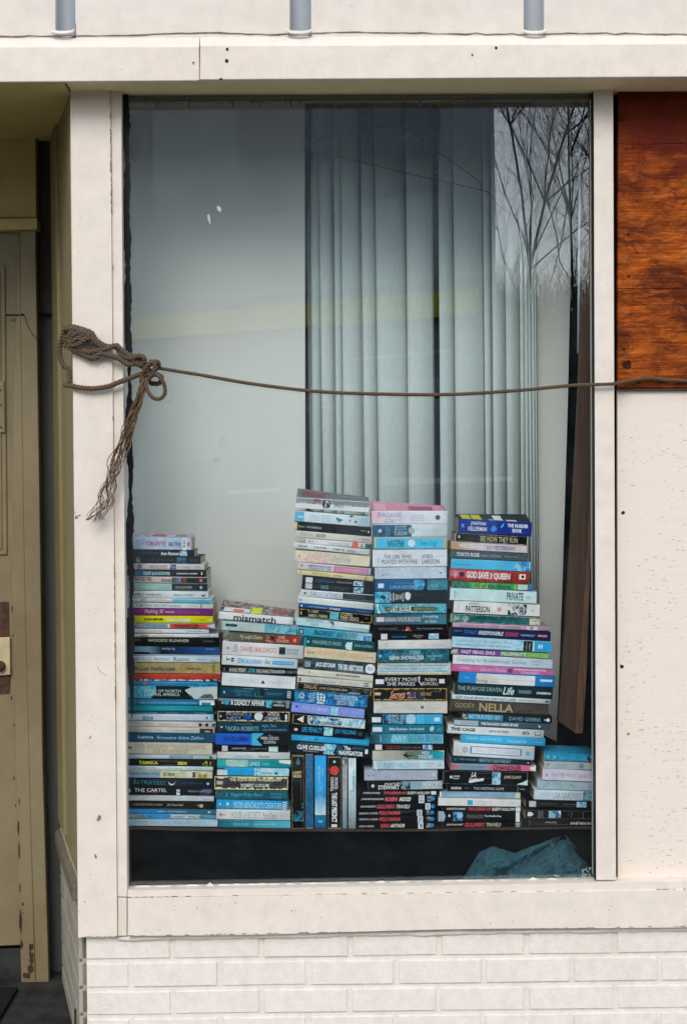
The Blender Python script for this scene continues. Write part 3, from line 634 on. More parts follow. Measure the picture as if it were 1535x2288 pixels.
mb = MB(); rn = random.Random(6); a_ = [(1284, 1639), (1292, 1500), (1302, 1350), (1314, 1150), (1322, 980), (1330, 850)]; b_ = [(1301, 1638), (1310, 1500), (1314, 1370), (1322, 1184), (1328, 1036), (1334, 850)]
for k in range(len(a_)-1):
    mb.add([U(*a_[k], .1695), U(*b_[k], .160), U(*b_[k+1], .160), U(*a_[k+1], .1695)], [(0, 1, 2, 3)])
mb.build('split_edge', M['brown2'] if 'brown2' in M else M['brown'], pk)
# black cords slung across the top of the window
mb = MB(); CY = 0.30
for pts in ([(687, 315), (760, 300), (830, 288), (888, 280), (896, 270), (900, 244), (903, 225)], [(897, 272), (897, 282), (930, 303), (984, 343), (1040, 382), (1073, 409), (1075, 424)], [(681, 333), (750, 349), (830, 368), (912, 388), (1010, 410), (1076, 424), (1095, 434), (1112, 460)]):
    mb.tube(spline([U(p[0], p[1], CY) for p in pts], .01), 0.0010, 5)
o = mb.build('cord', M['black']); tag(o, 'thin black cords slung in a triangle before the blind', 'cord')
mb = MB()
for pts in ([(858, 300), (900, 307), (940, 305), (990, 296), (1040, 282), (1085, 286)], [(870, 328), (930, 365), (1000, 395), (1076, 423)]):
    mb.tube(spline([U(p[0], p[1], CY+.03) for p in pts], .01), 0.0005, 4)
o = mb.build('pale_thread', M['slat']); tag(o, 'pale threads sagging beside the black cords', 'thread')
# teal cloth bag below the shelf
mb = MB(); NX, NY = 110, 60; rn = random.Random(12); vs = []
def ridge(x):
    K_ = [(1025, 1980), (1045, 1945), (1070, 1905), (1100, 1890), (1130, 1900), (1150, 1906), (1185, 1892), (1225, 1878), (1262, 1867), (1278, 1885), (1300, 1915), (1330, 1950), (1345, 1972)]
    for (a, b), (c, d) in zip(K_, K_[1:]):
        if a <= x <= c: return b+(d-b)*(x-a)/(c-a)
    return 1972
from mathutils import noise as mn
for i in range(NX+1):
    x = 1025+i*(320/NX); yr = ridge(x)
    for j in range(NY+1):
        t = j/NY; y = yr+(1990-yr)*t
        fold = 0.022*mn.noise(Vector((x*.035, y*.025, 1.3)))+0.012*mn.noise(Vector((x*.09, y*.05, 4.1)))+0.008*mn.noise(Vector((x*.16+y*.1, y*.09, 4.1)))+0.004*mn.noise(Vector((x*.4, y*.3-x*.2, 2.1)))
        crease = -0.03*math.exp(-((y-(1972-(x-1100)*.62 if x < 1260 else 1873+(x-1260)*1.1))/12)**2)
        Yv = 0.125-0.070*math.sin(min(1, t*1.3)*math.pi/2)*math.sin(math.pi*min(1, max(0, (x-1020)/330)))**.5+fold-crease
        vs.append(U(x, y, max(0.047, Yv)))
mb.add(vs, [(i*(NY+1)+j, i*(NY+1)+j+1, (i+1)*(NY+1)+j+1, (i+1)*(NY+1)+j) for i in range(NX) for j in range(NY)], 0, True)
o = mb.build('cloth_bag', M['teal'] if 'teal' in M else M['slat']); tag(o, 'crumpled teal cloth bag under the shelf at lower right', 'bag')
so_ = o.modifiers.new('s', 'SOLIDIFY'); so_.thickness = 0.002; so_.offset = -1
# ------------------------------------------------------------------ books

BG = 1.30          # ink gain
_tc = {}
def textmesh(s, bold):
    k = (s, bold)
    if k in _tc: return _tc[k]
    cu = bpy.data.curves.new('t', 'FONT'); cu.body = s; cu.resolution_u = 2; cu.offset = 0.022*bold
    ob = bpy.data.objects.new('t', cu); me = ob.to_mesh()
    vs = [(v.co.x, v.co.y) for v in me.vertices]; fs = [tuple(p.vertices) for p in me.polygons]
    ob.to_mesh_clear(); bpy.data.objects.remove(ob); bpy.data.curves.remove(cu)
    xs = [v[0] for v in vs] or [0]; ys = [v[1] for v in vs] or [0]
    x0, x1, y0, y1 = min(xs), max(xs), min(ys), max(ys)
    vs = [((a-x0)/max(1e-6, x1-x0), (b-y0)/max(1e-6, y1-y0)) for a, b in vs]
    _tc[k] = (vs, fs); return _tc[k]
def T(s, u0, u1, c, v0=.25, v1=.76, it=0, b=0, rot=0): return ('T', s, u0, u1, c, v0, v1, it, b, rot)
def B(u0, u1, c, v0=0.0, v1=1.0): return ('B', u0, u1, c, c, v0, v1)
def A(u0, u1, c, c2, v0=0.0, v1=1.0): return ('A', u0, u1, c, c2, v0, v1)
def G(u0, u1, c, c2, v0=0.0, v1=1.0): return ('G', u0, u1, c, c2, v0, v1)
def D(u, v, r, c): return ('D', u, v, r, c)
def P(pts, c): return ('P', pts, c)
def S(u0, u1, v0, v1, c='EEEEEE', s=None, sc='111111', rot=0): return ('S', u0, u1, v0, v1, c, s, sc, rot)
def E(c='C8B088', k=1.0): return ('E', c, k)       # worn edges along the spine
class CM(MB):        # cover mesh with two ink colours per face corner
    def __init__(s): super().__init__(); s.c = []
    def add(s, vs, fs, c1=(1, 1, 1, 1), c2=None, smooth=False, cv=None):
        n0 = len(s.f); super().add(vs, fs, 0, smooth)
        for f in fs:
            if cv: s.c.append(([cv[i] for i in f], [cv[i] for i in f]))
            else: s.c.append(([c1]*len(f), [c2 or c1]*len(f)))
    def buildc(s, name, mat, parent):
        ob = s.build(name, mat, parent, local=True); me = ob.data
        a = me.color_attributes.new('ink', 'FLOAT_COLOR', 'CORNER'); b = me.color_attributes.new('ink2', 'FLOAT_COLOR', 'CORNER')
        fa = [x for q in s.c for t in q[0] for x in t]; fb = [x for q in s.c for t in q[1] for x in t]
        a.data.foreach_set('color', fa); b.data.foreach_set('color', fb); return ob
def fcol(c): return hx(c, BG)
def spine_items(cm, items, L, Tk, rr, parent, rnd):
    lvl = 0
    for it in items:
        k = it[0]
        if k in 'BAG':
            _, u0, u1, c, c2, v0, v1 = it; lvl += 1; y = -0.00008-lvl*0.00002
            full0 = max(v0, rr/Tk*0.55); full1 = min(v1, 1-rr/Tk*0.55)
            z1, z0 = Tk*(1-full0), Tk*(1-full1)
            if k == 'G':
                q = [(u0*L, y, z0), (u1*L, y, z0), (u1*L, y, z1), (u0*L, y, z1)]
                cm.add(q, [(0, 1, 2, 3)], cv=[fcol(c), fcol(c2), fcol(c2), fcol(c)])
            else:
                cm.add([(u0*L, y, z0), (u1*L, y, z0), (u1*L, y, z1), (u0*L, y, z1)], [(0, 1, 2, 3)], fcol(c), fcol(c2))
        elif k == 'T':
            _, s, u0, u1, c, v0, v1, ital, b, rot = it
            vs, fs = textmesh(s, b); y = -0.00032
            out = []
            for a, bb in vs:
                if rot == 1: a, bb = bb, 1-a
                elif rot == 3: a, bb = 1-bb, a
                elif rot == 2: a, bb = 1-a, 1-bb
                X = (u0+(u1-u0)*a)*L; Z = Tk*(1-v1+(v1-v0)*bb)
                out.append((X+ital*0.25*Tk*(v1-v0)*bb, y, Z))
            cm.add(out, fs, fcol(c))
        elif k == 'D':
            _, u, v, r, c = it; n = 20; r = r*Tk
            cm.add([(u*L+r*math.cos(a*2*math.pi/n), -0.00028, Tk*(1-v)+r*math.sin(a*2*math.pi/n)) for a in range(n)], [tuple(range(n))], fcol(c))
        elif k == 'P':
            cm.add([(p[0]*L, -0.0003, Tk*(1-p[1])) for p in it[1]][::-1], [tuple(range(len(it[1])))], fcol(it[2]))
        elif k == 'E':
            _, c, kk = it; n = 46
            for top in (0, 1):
                pts = []; h0 = Tk*0.05*kk
                for i in range(n+1):
                    h = min(h0*abs(rnd.gauss(0.6, 0.8))+0.0002, Tk*0.2)
                    pts.append(h)
                vs = []; fs = []
                for i in range(n+1):
                    zz = Tk*0.965 if top else Tk*0.035
                    vs += [(L*i/n, -0.00022, zz), (L*i/n, -0.00022, zz-pts[i] if top else zz+pts[i])]
                for i in range(n): fs.append((2*i, 2*i+1, 2*i+3, 2*i+2) if top else (2*i, 2*i+2, 2*i+3, 2*i+1))
                cm.add(vs, fs, fcol(c))
            for x0, x1 in ((0.0003, 0.0018), (L-0.0018, L-0.0003)):
                cm.add([(x0, -0.00022, Tk*.05), (x1, -0.00022, Tk*.05), (x1, -0.00022, Tk*.95), (x0, -0.00022, Tk*.95)], [(0, 1, 2, 3)], fcol(c))
        elif k == 'S':
            _, u0, u1, v0, v1, c, s, sc, rot = it; sm = CM(); y0 = -0.0009
            x0, x1, z1, z0 = u0*L, u1*L, Tk*(1-v0), Tk*(1-v1)
            bx = MB(); bx.box(x0, x1, y0, -0.0004, z0, z1); sm.add(bx.v, bx.f, fcol(c))
            if s:
                vs, fs = textmesh(s, 1); out = []
                for a, bb in vs:
                    if rot == 1: a, bb = bb, 1-a
                    elif rot == 3: a, bb = 1-bb, a
                    out.append((x0+(x1-x0)*(.2+.6*a), y0-0.0001, z0+(z1-z0)*(.12+.76*bb)))
                sm.add(out, fs, fcol(sc))
            sm.buildc('sticker', M['cover'], parent)
def book(xl, xr, yl, yr, h, base, label, items=(), o=None, stack=None, upright=False, tfix=None, hard=False):
    o = o or {}; rnd = random.Random(int(xl*7+yl*13+xr)); Y = YB+rnd.uniform(-0.0025, 0.0025)+o.get('back', 0)
    if upright:   # standing book: xl,xr spine edges, yl top, yr bottom
        a = U(xl, yl, Y); b = U(xl, yr, Y); c = U(xr, yl, Y)
        L = (b-a).length; Tk = (c-a).length; ex = (b-a).normalized(); org = a
        ey = Vector((0, 1, 0)); ez = ex.cross(ey).normalized()
        p = thing('book', org, label, 'book', 'paperback books standing upright')
        fl = []
        for it in items:
            it = list(it)
            if it[0] == 'T': it[2], it[3] = 1-it[3], 1-it[2]
            elif it[0] in 'BA': it[1], it[2] = 1-it[2], 1-it[1]
            elif it[0] == 'G': it[1], it[2], it[3], it[4] = 1-it[2], 1-it[1], it[4], it[3]
            elif it[0] == 'D': it[1] = 1-it[1]
            elif it[0] == 'P': it[1] = [(1-q[0], q[1]) for q in it[1]][::-1]
            fl.append(tuple(it))
        items = fl
    else:
        tl, tr = U(xl, yl, Y), U(xr, yr, Y); L = (tr-tl).length; ex = (tr-tl).normalized()
        sc = (U(xl, yl+h, Y)-tl).length/h; Tk = (tfix or h)*sc-0.0003
        ey = Vector((0, 1, 0)); ez = ex.cross(ey).normalized()
        yaw = o.get('yaw', rnd.uniform(-0.012, 0.012))
        org = tl-ez*Tk
        rot = Matrix.Rotation(yaw, 3, ez); ex2 = rot@ex; ey = rot@ey; ex = ex2
        p = thing('book', org, label, 'book', 'paperback books stacked in the window')
        OFF[p.name] = org
    Mx = Matrix(((ex.x, ey.x, ez.x, org.x), (ex.y, ey.y, ez.y, org.y), (ex.z, ey.z, ez.z, org.z), (0, 0, 0, 1)))
    p.matrix_world = Mx
    Dp = o.get('d', (0.108 if L < 0.185 else 0.135)*rnd.uniform(0.97, 1.04))
    cm = CM(); rr = min(0.0024, Tk*0.28)*o.get('round', 1); t = 0.0005
    prof = [(Dp, 0)]
    for i in range(6): a = math.pi/2*i/5; prof.append((rr-rr*math.sin(a), rr-rr*math.cos(a)))
    for i in range(6): a = math.pi/2*i/5; prof.append((rr-rr*math.cos(a), Tk-rr+rr*math.sin(a)))
    curl = o.get('curl', 0)
    nt_ = 8 if curl else 1
    for i in range(1, nt_+1):
        q = i/nt_; prof.append((rr+(Dp-rr)*q, Tk+curl*q**1.5))
    inner = []
    n = len(prof)
    for i, (y, z) in enumerate(prof):
        a = prof[max(i-1, 0)]; b = prof[min(i+1, n-1)]; dy, dz = b[0]-a[0], b[1]-a[1]; l = math.hypot(dy, dz) or 1
        inner.append((y+dz/l*t, z-dy/l*t))
    bc = fcol(base) if isinstance(base, str) else fcol(base[0]); bc2 = None if isinstance(base, str) else fcol(base[1])
    tcol = o.get('top'); vs = []; cols = []
    nx = 10 if curl else 1
    for k in range(nx+1):
        X = L*k/nx
        for i in range(n):
            y, z = prof[i]; w_ = 0
            if curl and i > 12: w_ = curl*0.35*((i-12)/nt_)**2*(1 if o.get('flip', 1) > 0 else -1)*(2*k/nx-1)*-1
            vs.append((X, y, z+w_))
        for i in range(n):
            y, z = inner[i]; w_ = 0
            if curl and i > 12: w_ = curl*0.35*((i-12)/nt_)**2*(1 if o.get('flip', 1) > 0 else -1)*(2*k/nx-1)*-1
            vs.append((X, y, z+w_))
    st = 2*n
    for k in range(nx):
        for i in range(n-1):
            f = (k*st+i, k*st+i+1, (k+1)*st+i+1, (k+1)*st+i)[::-1]
            top = i >= 12
            c1, c2_ = (fcol(tcol[0]), fcol(tcol[1])) if (tcol and top) else (bc, bc2)
            sub = MB(); cm.f.append(list(f)); cm.m.append(0); cm.sm.append(True); cm.c.append(([c1]*4, [c2_ or c1]*4))
            f2 = (k*st+n+i, k*st+n+i+1, (k+1)*st+n+i+1, (k+1)*st+n+i)
            wc = fcol('C8C0B0'); cm.f.append(list(f2)); cm.m.append(0); cm.sm.append(True); cm.c.append(([wc]*4, [wc]*4))
    for k, fl in ((0, 1), (nx, -1)):
        for i in range(n-1):
            f = [k*st+i, k*st+i+1, k*st+n+i+1, k*st+n+i]
            if fl < 0: f = f[::-1]
            cm.f.append(f); cm.m.append(0); cm.sm.append(False); c1 = bc; cm.c.append(([c1]*4, [bc2 or c1]*4))
    cm.v = [Vector(v) for v in vs]
    its = list(items)
    if not isinstance(base, str): its = [('A', 0, 1, base[0], base[1], 0, 1)]+its
    if tcol and curl:          # printed patches lying on the curled top cover
        for (u0, u1, q0, q1, c) in o.get('patch', ()):
            pv = []; N = 5
            for a in range(N+1):
                for bq in range(2):
                    q = q0+(q1-q0)*a/N; uu = (u0, u1)[bq]
                    z = Tk+curl*q**1.5+curl*0.35*q*q*(1 if o.get('flip', 1) > 0 else -1)*(2*uu-1)*-1
                    pv.append((uu*L, rr+(Dp-rr)*q, z+0.0006))
            cm.add(pv, [(2*a, 2*a+1, 2*a+3, 2*a+2) for a in range(N)], fcol(c))
    if rnd.random() < 0.55 and Tk > .009:       # reading creases run along the spine
        b0 = fcol(base) if isinstance(base, str) else fcol(base[0]); cc = tuple(q*.55+.30 for q in b0[:3])+(1,)
        for k in range(rnd.randint(1, 4)):
            z = Tk*rnd.uniform(.15, .85); u0 = rnd.uniform(0, .5); u1 = min(1, u0+rnd.uniform(.15, .6)); hh = rnd.uniform(.00008, .00022)
            cm.add([(u0*L, -.0004, z-hh), (u1*L, -.0004, z-hh*.3), (u1*L, -.0004, z+hh*.3), (u0*L, -.0004, z+hh)], [(0, 1, 2, 3)], cc)
    spine_items(cm, its, L, Tk, rr, p, rnd)
    cm.buildc('cover', M['cover'], p)
    pg = MB(); e = 0.0012
    pg.box(e, L-e, 0.0012, Dp-0.001, t*1.3, Tk-t*1.3); pg.build('page_block', M['pages'], p, local=True)
    return p
ORD = ['topmost', 'second', 'third', 'fourth', 'fifth', 'sixth', 'seventh', 'eighth', 'ninth', 'tenth', 'eleventh', 'twelfth', 'thirteenth', 'fourteenth', 'fifteenth', 'sixteenth', 'seventeenth', 'eighteenth', 'nineteenth', 'twentieth']
ORD += ['twenty-'+a for a in ['first', 'second', 'third', 'fourth', 'fifth', 'sixth', 'seventh', 'eighth', 'ninth']]+['thirtieth']+['thirty-'+a for a in ['first', 'second', 'third', 'fourth', 'fifth', 'sixth', 'seventh', 'eighth', 'ninth']]+['fortieth', 'forty-first', 'forty-second', 'forty-third']
def stack(name, data):
    def line(b, x): return b[2]+(b[3]-b[2])*(x-b[0])/(b[1]-b[0])
    n = len(data)
    for i, b in enumerate(data):
        xl, xr, yl, yr, h, base, desc = b[:7]; items = b[7] if len(b) > 7 else (); o = b[8] if len(b) > 8 else None
        tf = h
        nb = data[i+1] if i+1 < n else None
        if nb:
            gaps = [line(nb, x)-line(b, x) for x in (max(xl, nb[0])+8, min(xr, nb[1])-8)]
            gm = min(gaps)
            tf = gm-0.2 if abs(gm-h) < 5 else h
        wh = ('topmost in %s' % name) if i == 0 else ('lowest in %s' % name if i == n-1 else '%s down, %s' % (ORD[i], name))
        lb = '%s, %s' % (desc, wh)
        if len(lb.split()) > 16: print('LONG', len(lb.split()), lb)
        book(xl, xr, yl, yr, h, base, lb, items, o, tfix=tf)
W='E8E6E4'; K='101214'
stack('leftmost stack', [
(272,428,1200,1202,23,('9FB2CC','B4C2D2'),'pale blue paperback with red lettering and curled cover',[T('TOM SAWYER',.36,.64,'B04450',.3,.72,0,1),T('MARK TWAIN',.68,.85,'26406E',.34,.74,0,1),S(.872,.93,.0,1,'E4E4E8','OHL','222233',1),B(.945,.98,'D8453A',.35,.7)],dict(curl=.007,top=('C8CCD4','A8808C'),patch=((.4,.6,.3,.7,'B8584C'),(.75,.9,.2,.8,'8A7A70')))),
(272,435,1228,1230,13.5,'0C1012','black paperback with small white scribbled title',[T('CYNTHIA WILLIAMS',.28,.52,'3E5C74',.35,.62),T('Inas Runner',.54,.79,W,.25,.8,1,1),A(.8,.9,'DDE6EA','5A90B0')]),
(272,449,1243,1244.5,14,'101214','black paperback with dim grey lettering',[A(.19,.24,'AAAAAA','333333',.15,.85),T('THE LAST OF WINTER',.35,.66,'4A5056',.4,.65),A(.7,.82,'14181C','3A7C98',.1,.9),T('VINTAGE',.86,.97,'555B60',.3,.7)]),
(272,457,1258.5,1260.5,13.5,'D8C4C0','pinkish paperback with dark purple lettering',[D(.22,.5,.4,'6A6678'),T('ANNE McCAFFREY',.33,.56,'4A4668',.2,.85),A(.585,.66,'2A3050','9098B8',.1,.9),T('KILLASHANDRA',.69,.82,'8A7C84',.4,.7),T('DEL REY',.89,.96,'9A8C90',.4,.6)]),
(272,461.5,1273,1274.5,14,'0B1014','teal and black paperback with tall pale title',[G(.1,.52,'166084','0C1A22'),T('FLIGHT #116 IS DOWN!',.26,.57,'B8D8D8',.25,.85,0,1),T('CAROLINE B. COONEY',.65,.9,W,.4,.65,0,1),B(.94,.955,W,.3,.7)]),
(272,463,1287.5,1290,12,'C8B0AC','grey-pink and black paperback with orange dot',[T('PAINTED VEIL',.14,.36,'2A2428',.1,.7,0,1),T('MAUGHAM',.47,.58,'1A1A1E',.3,.8,0,1),B(.59,1,'14161A'),G(.6,.7,'30303C','7878A0'),B(.72,.76,'7A3828'),D(.93,.5,.25,'D8583A')]),
(272,464,1302,1304.5,15.5,'94B4AC','sage green and black paperback',[T('SANCTUARY',.24,.44,'C4D6D0',.4,.65),B(.585,1,'0F1214'),T('FAULKNER',.63,.82,'B8B4A8',.35,.65),P([(.905,.5),(.925,.25),(.945,.5),(.925,.75)],'88B0C0')]),
(272,466,1320,1322,15.5,'DCDEE8','white paperback with slate capitals and small black bird',[T('HAPPILY MARRIED',.1,.46,'3E4656',.35,.72),T('SELENA X THOMAS',.6,.83,'3A6C84',.42,.68,0,1),P([(.915,.35),(.94,.6),(.965,.3),(.96,.7),(.93,.78)],K)]),
(272,474,1335.5,1338.5,9,'D0E0E8','thin white and cyan paperback with pink title',[T('RT',.22,.27,'34505C',.2,.8,0,1),T('Secret Whisper',.32,.55,'D87088',.15,.85,1),G(.56,1,'58B4D4','4CB0D0'),T('Jana Brooks',.83,.97,'1C6490',.3,.8,1)]),
(272,476,1345.5,1348,12,'D4DAE0','off-white paperback with long slate title',[T('THE TUSK THAT DID THE DAMAGE',.08,.65,'4A545E',.35,.75),T('TANIA JAMES',.7,.83,'A0A8B0',.4,.68),B(.868,.878,K,.2,.9)]),
(272,476.5,1359,1361,15,'7A2A70','purple paperback with looping pink title',[T('Pushing 30',.25,.45,'F0B8C8',.1,.85,1),B(.48,.58,'B8A8D8',.42,.56),T('WHITNEY GASKELL',.61,.86,'A868A0',.4,.62)]),
(272,477,1375.6,1377,14,'F2CE08','yellow paperback with bold black and white lettering',[T('JOHN BERGER',.245,.46,'1E1A08',.32,.72,0,2),T('WAYS OF SEEING',.49,.75,'FFFCE8',.35,.75,0,2),T('PELICAN',.86,.91,'5A4A10',.42,.62),D(.965,.55,.16,'E8E8D0')]),
(272,480.6,1392,1393.5,11,'8EA4B4','grey-blue and red paperback with tall black capitals',[P([(.1,.3),(.19,.5),(.1,.75)],'C83A30'),T('The Big Sleep',.25,.47,'5A7084',.15,.8,1),B(.5,.515,'D8DCE0'),B(.515,1,'D63C2C'),T('CHANDLER',.56,.83,'161414',.1,.9,0,1),P([(.9,.5),(1,0),(1,1)],'A8B8C8')]),
(272,467,1403.6,1406,10,'D4D6E0','narrower thin white paperback with pale red words',[T('HOW TO KNOW GOD',.2,.47,'D88890',.3,.7,0,1),T('JUSTIN A. JAMES',.75,.92,'4A4A5A',.35,.68)]),
(272,488,1415.8,1417,7.5,'DCDEE4','thin white paperback with small black and red words',[T('ENGAGE',.2,.28,'1A1A22',.3,.8,0,1),T('HOW TO KNOW GOD',.32,.55,'D87078',.3,.8),T('JUSTIN N. JAMES',.8,.92,'4A4A5A',.3,.8)]),
(272,491,1424.5,1427,16,'0B0D0D','black hardback with wide pale serif capitals',[T('ERS',.14,.2,'707060',.1,.42),T('WOODS RUNNER',.27,.69,'C8C8B4',.14,.5),T('Gary Paulsen',.84,.94,'8A8074',.25,.5)]),
(272,491,1442,1445,17,'101A28','navy and grey-blue paperback with upside-down title',[B(.08,.29,'6E8CA0',.05,.75),G(.29,.4,'5A7C90','1A2C40'),G(.4,1,'0C141E','1C4C84'),T('The Herbert',.41,.55,'A8B8C4',.2,.5,0,0,2),T('Liberty',.86,.95,'88A0C0',.15,.42,0,0,2)]),
(272,492,1462,1464,15.5,'C8D2E4','white-blue paperback with large blue and tan words',[B(.0,1,'263C78',0,.14),T('Last',.1,.18,'4C7CA8',.3,.75),T('Walk',.2,.31,'B89A80',.3,.75),T('Across',.33,.48,'3C5A94',.3,.75),T('Room',.53,.68,'2C3C60',.28,.82),T('Hybels',.76,.87,'6A84A4',.4,.85),T('Zondervan',.9,.97,'4A5A74',.6,.85)]),
(272,492.5,1479.6,1482,24.5,('A8925C','96804E'),'thick tan paperback with navy italic title',[T('The Last Intellectuals',.09,.54,'343C60',.32,.74,1,1),B(.585,.62,'84683C',.42,.7),B(.592,.612,'A8925C',.47,.65),T('Russell Jacoby',.66,.81,'2C3458',.38,.7,0,1),T('BASIC',.92,.95,'2E2A28',.15,.9,0,0,1)]),
(272,493.5,1505.4,1507,11,'C8382E','thin red paperback with dark small words',[T('Negotiating Conflict without Casualty',.16,.5,'7A2018',.3,.7),T('Peter Camerinsen',.55,.7,'7A2018',.3,.7),T('McCLELLAND',.83,.94,'8A2A20',.35,.7)],dict(round=.7)),
(272,492,1517,1518.5,4.5,('C8C4C8','2A2C34'),'very thin worn black and white booklet',[]),
(272,486,1522,1525,9,'2E8EC4','thin bright blue paperback with dark small capitals',[D(.245,.5,.4,'C06A50'),T("PARENT'S COMPANION TO JOHN BRADSHAW EXPLAINS",.27,.8,'14456C',.3,.75,0,1),T('IXIA',.91,.97,'1A4A70',.3,.75)]),
(272,486,1531.5,1533.5,27,('2C8CA0','5EB0BC'),'thick teal, black and white nature book',[P([(.36,0),(.7,0),(.72,.12),(.66,.3),(.7,.6),(.74,.75),(.76,1),(.3,1),(.36,.55)],'0C1418'),P([(.72,.12),(1,.02),(1,1),(.76,1),(.72,.75),(.66,.35)],'B4BCBC'),A(.87,1,'2C90A8','A8C0C0',.3,1),P([(.8,.95),(.86,.62),(.94,.6),(.97,.95)],'16303C'),T('CITIES OF NORTH',.24,.62,'C0D4D4',.28,.5),T('CENTRAL AMERICA',.24,.61,'C0D4D4',.55,.78)]),
(272,479.7,1561,1562.5,14.5,'1476A0','blue-teal paperback with white label at its right end',[B(0,1,'C8D4D8',0,.1),T('Make Yourself Over But Less Fracturing the Rules',.2,.82,'A8D0DC',.45,.75),B(.84,1,'D0DCE0',.1,1),B(.86,.96,'2A7C90',.5,.95)]),
(272,475,1576,1578,13,'0E8C94','teal paperback with barely visible title',[T('WHALE SONG',.4,.62,'3CA4A8',.25,.6),B(0,1,'0A6A78',.8,1)]),
(272,483,1589.5,1591.5,5,'0E4A64','very thin dark teal paperback',[T('GUIDE TO SELF PUBLISHING',.16,.38,'8CB4C0',.2,.8),T('Mark Thomas',.48,.6,'8CB4C0',.2,.8),T('WILD OAK NORTH',.78,.9,'8CB4C0',.2,.8)]),
(284,477,1595,1597,14.5,'C4CCD8','pale grey hardback with teal script title',[T('Blink',.18,.31,'2C6C84',.25,.9,1,1),T('SASKIA MORROW',.4,.72,'AEB8C4',.3,.65),T('1',.92,.935,'22282C',.3,.7,0,1),B(.965,1,'6AB0C0')]),
(284,482,1610,1613,13,'C8C4C0','off-white paperback with black boxed letters',[B(0,1,'C08484',.82,.93),T('ADELE-ADELE',.11,.3,'9A9AA0',.3,.65),T('Attachments Sent Back Dev',.36,.66,'8C9094',.35,.7),T('J',.78,.785,'222222',.3,.8),B(.81,.845,'1A1A1A',.3,.8),T('R',.858,.87,'222222',.4,.75),B(.885,.92,'1A1A1A',.3,.8),B(.96,.995,'2C3028',.3,.8)]),
(284,480,1624,1627,12.5,'C4C0B4','off-white paperback with black box at its right end',[T("SANT'S FINEST I WILL",.03,.42,'A09C94',.3,.7),T('Judith McDonald',.52,.76,'9A9A94',.3,.75),B(.83,.985,'22221E',.05,.97),T('NAMO',.89,.95,W,.5,.72,0,1)]),
(284,481,1637.5,1640,17.5,('104A66','0E4058'),'dark blue-teal paperback with white sans lettering',[T('Lumira',.13,.3,'C8DCE4',.28,.62),T('Erneuere deine Zellen',.35,.87,'A8C4D0',.3,.66)]),
(284,475,1657,1660.5,26,('C0B8A4','B4AE9C'),'thick cream paperback with two lines of faded brown-pink lettering',[P([(0,.45),(.04,.4),(.07,.5),(.04,.56),(0,.6)],'2A2C2C'),T('THE ADRIAN MOLE DIARIES',.09,.93,'B08478',.16,.48),B(.07,.95,'8C8678',.535,.55),T('SUE TOWNSEND',.31,.72,'A87464',.6,.88)]),
(284,484,1685.5,1688,9,'B8C4C8','thin white-grey paperback with grey-blue middle band',[B(.475,.74,'6C90A0'),T('A Year in the Meadows',.5,.7,'A8C0C8',.35,.65),B(.92,.955,'3A4A50',.3,.8)]),
(284,478,1695.5,1698.5,14,'100F0D','black paperback with bold yellow capitals',[T('TAMIKA',.14,.36,'E6D224',.28,.78,0,1),T('SIDI',.585,.69,'E6D224',.32,.76,0,2),A(.87,.93,'100F0D','B8A830',.1,.9),T('hbk',.955,.975,'A8B838',.2,.85,0,0,1)]),
(284,476,1711.5,1713.5,8,'C8D2D8','thin white paperback with three small slate phrases',[T('a girls guide to college',.07,.34,'50606C',.15,.7),T('Traci Maynigo',.48,.65,'4A7088',.3,.7),T('Barnes your Hire',.7,.88,'7A8890',.4,.7)]),
(284,475,1721,1723.5,15.5,('B4AC84','C8C4A4'),'paperback half grey-blue and half cream with dark script title',[B(0,.39,'8098AC'),T('Stanley Starts from',.02,.38,'26303A',.25,.65,1),T('Scratch',.42,.56,'26261E',.2,.65,1,1),B(.7,.77,'C8C8B8',.1,.9),B(.77,.8,'383830',.15,.85),A(.84,.94,'8A7430','A89C5C',.4,1)]),
(284,478,1738,1741,19.5,'0E1820','near-black paperback with teal capitals and white crescent',[T('B',.08,.11,'3E88A0',.12,.68),T('ETRAYED',.12,.44,'347C94',.28,.68),P([(.475,.3),(.495,.55),(.52,.62),(.545,.55),(.56,.3),(.55,.62),(.52,.78),(.49,.66)],'E0E4E4'),T('P. C. CAST + KRISTIN CAST',.58,.87,'2A5C70',.4,.58),P([(.92,.35),(.935,.5),(.95,.35),(.945,.62),(.925,.62)],W)]),
(284,479,1758.5,1761,17.5,'0F1116','black paperback with wide white capitals and faint figures',[B(.02,.045,'8A9090',.2,.65),T('THE CARTEL',.09,.46,'D8D8D8',.12,.56),B(.17,.35,'A83040',.62,.66),A(.57,.61,'3C88B8','E8E8E8',.2,.9),T('ASHLEY & JAQUAVIS',.7,.98,'9098A8',.3,.6),A(.84,.97,'1A2030','4C5878',.1,1)]),
(287,478,1777,1779.5,12,('B0B4B4','BCC0C0'),'plain grey-white paperback with almost no lettering',[T('Phase',.89,.97,'8890A8',.4,.75,1)]),
(284,480,1789.5,1792.5,16,'14130F','black paperback with small grey-tan capitals and two pale boxes',[T('A GROOM WITH A VIEW',.07,.41,'948C70',.32,.6,0,1),T('Jill Churchill',.46,.64,'A89C84',.3,.66,0,1),B(.8,.83,'6C6C5C',.35,.6),B(.83,.87,'A8A48C',.3,.75)]),
(288,483,1806.5,1809,10,'1E5C80','thin blue paperback fading to slate at right',[G(0,.4,'2E8CC8','26709C'),G(.4,1,'2A5874','34606C'),T('NEW TESTAMENT',.33,.67,'A0B0B4',.35,.7,0,1),B(.91,.935,'C0C8C8',.3,.7)]),
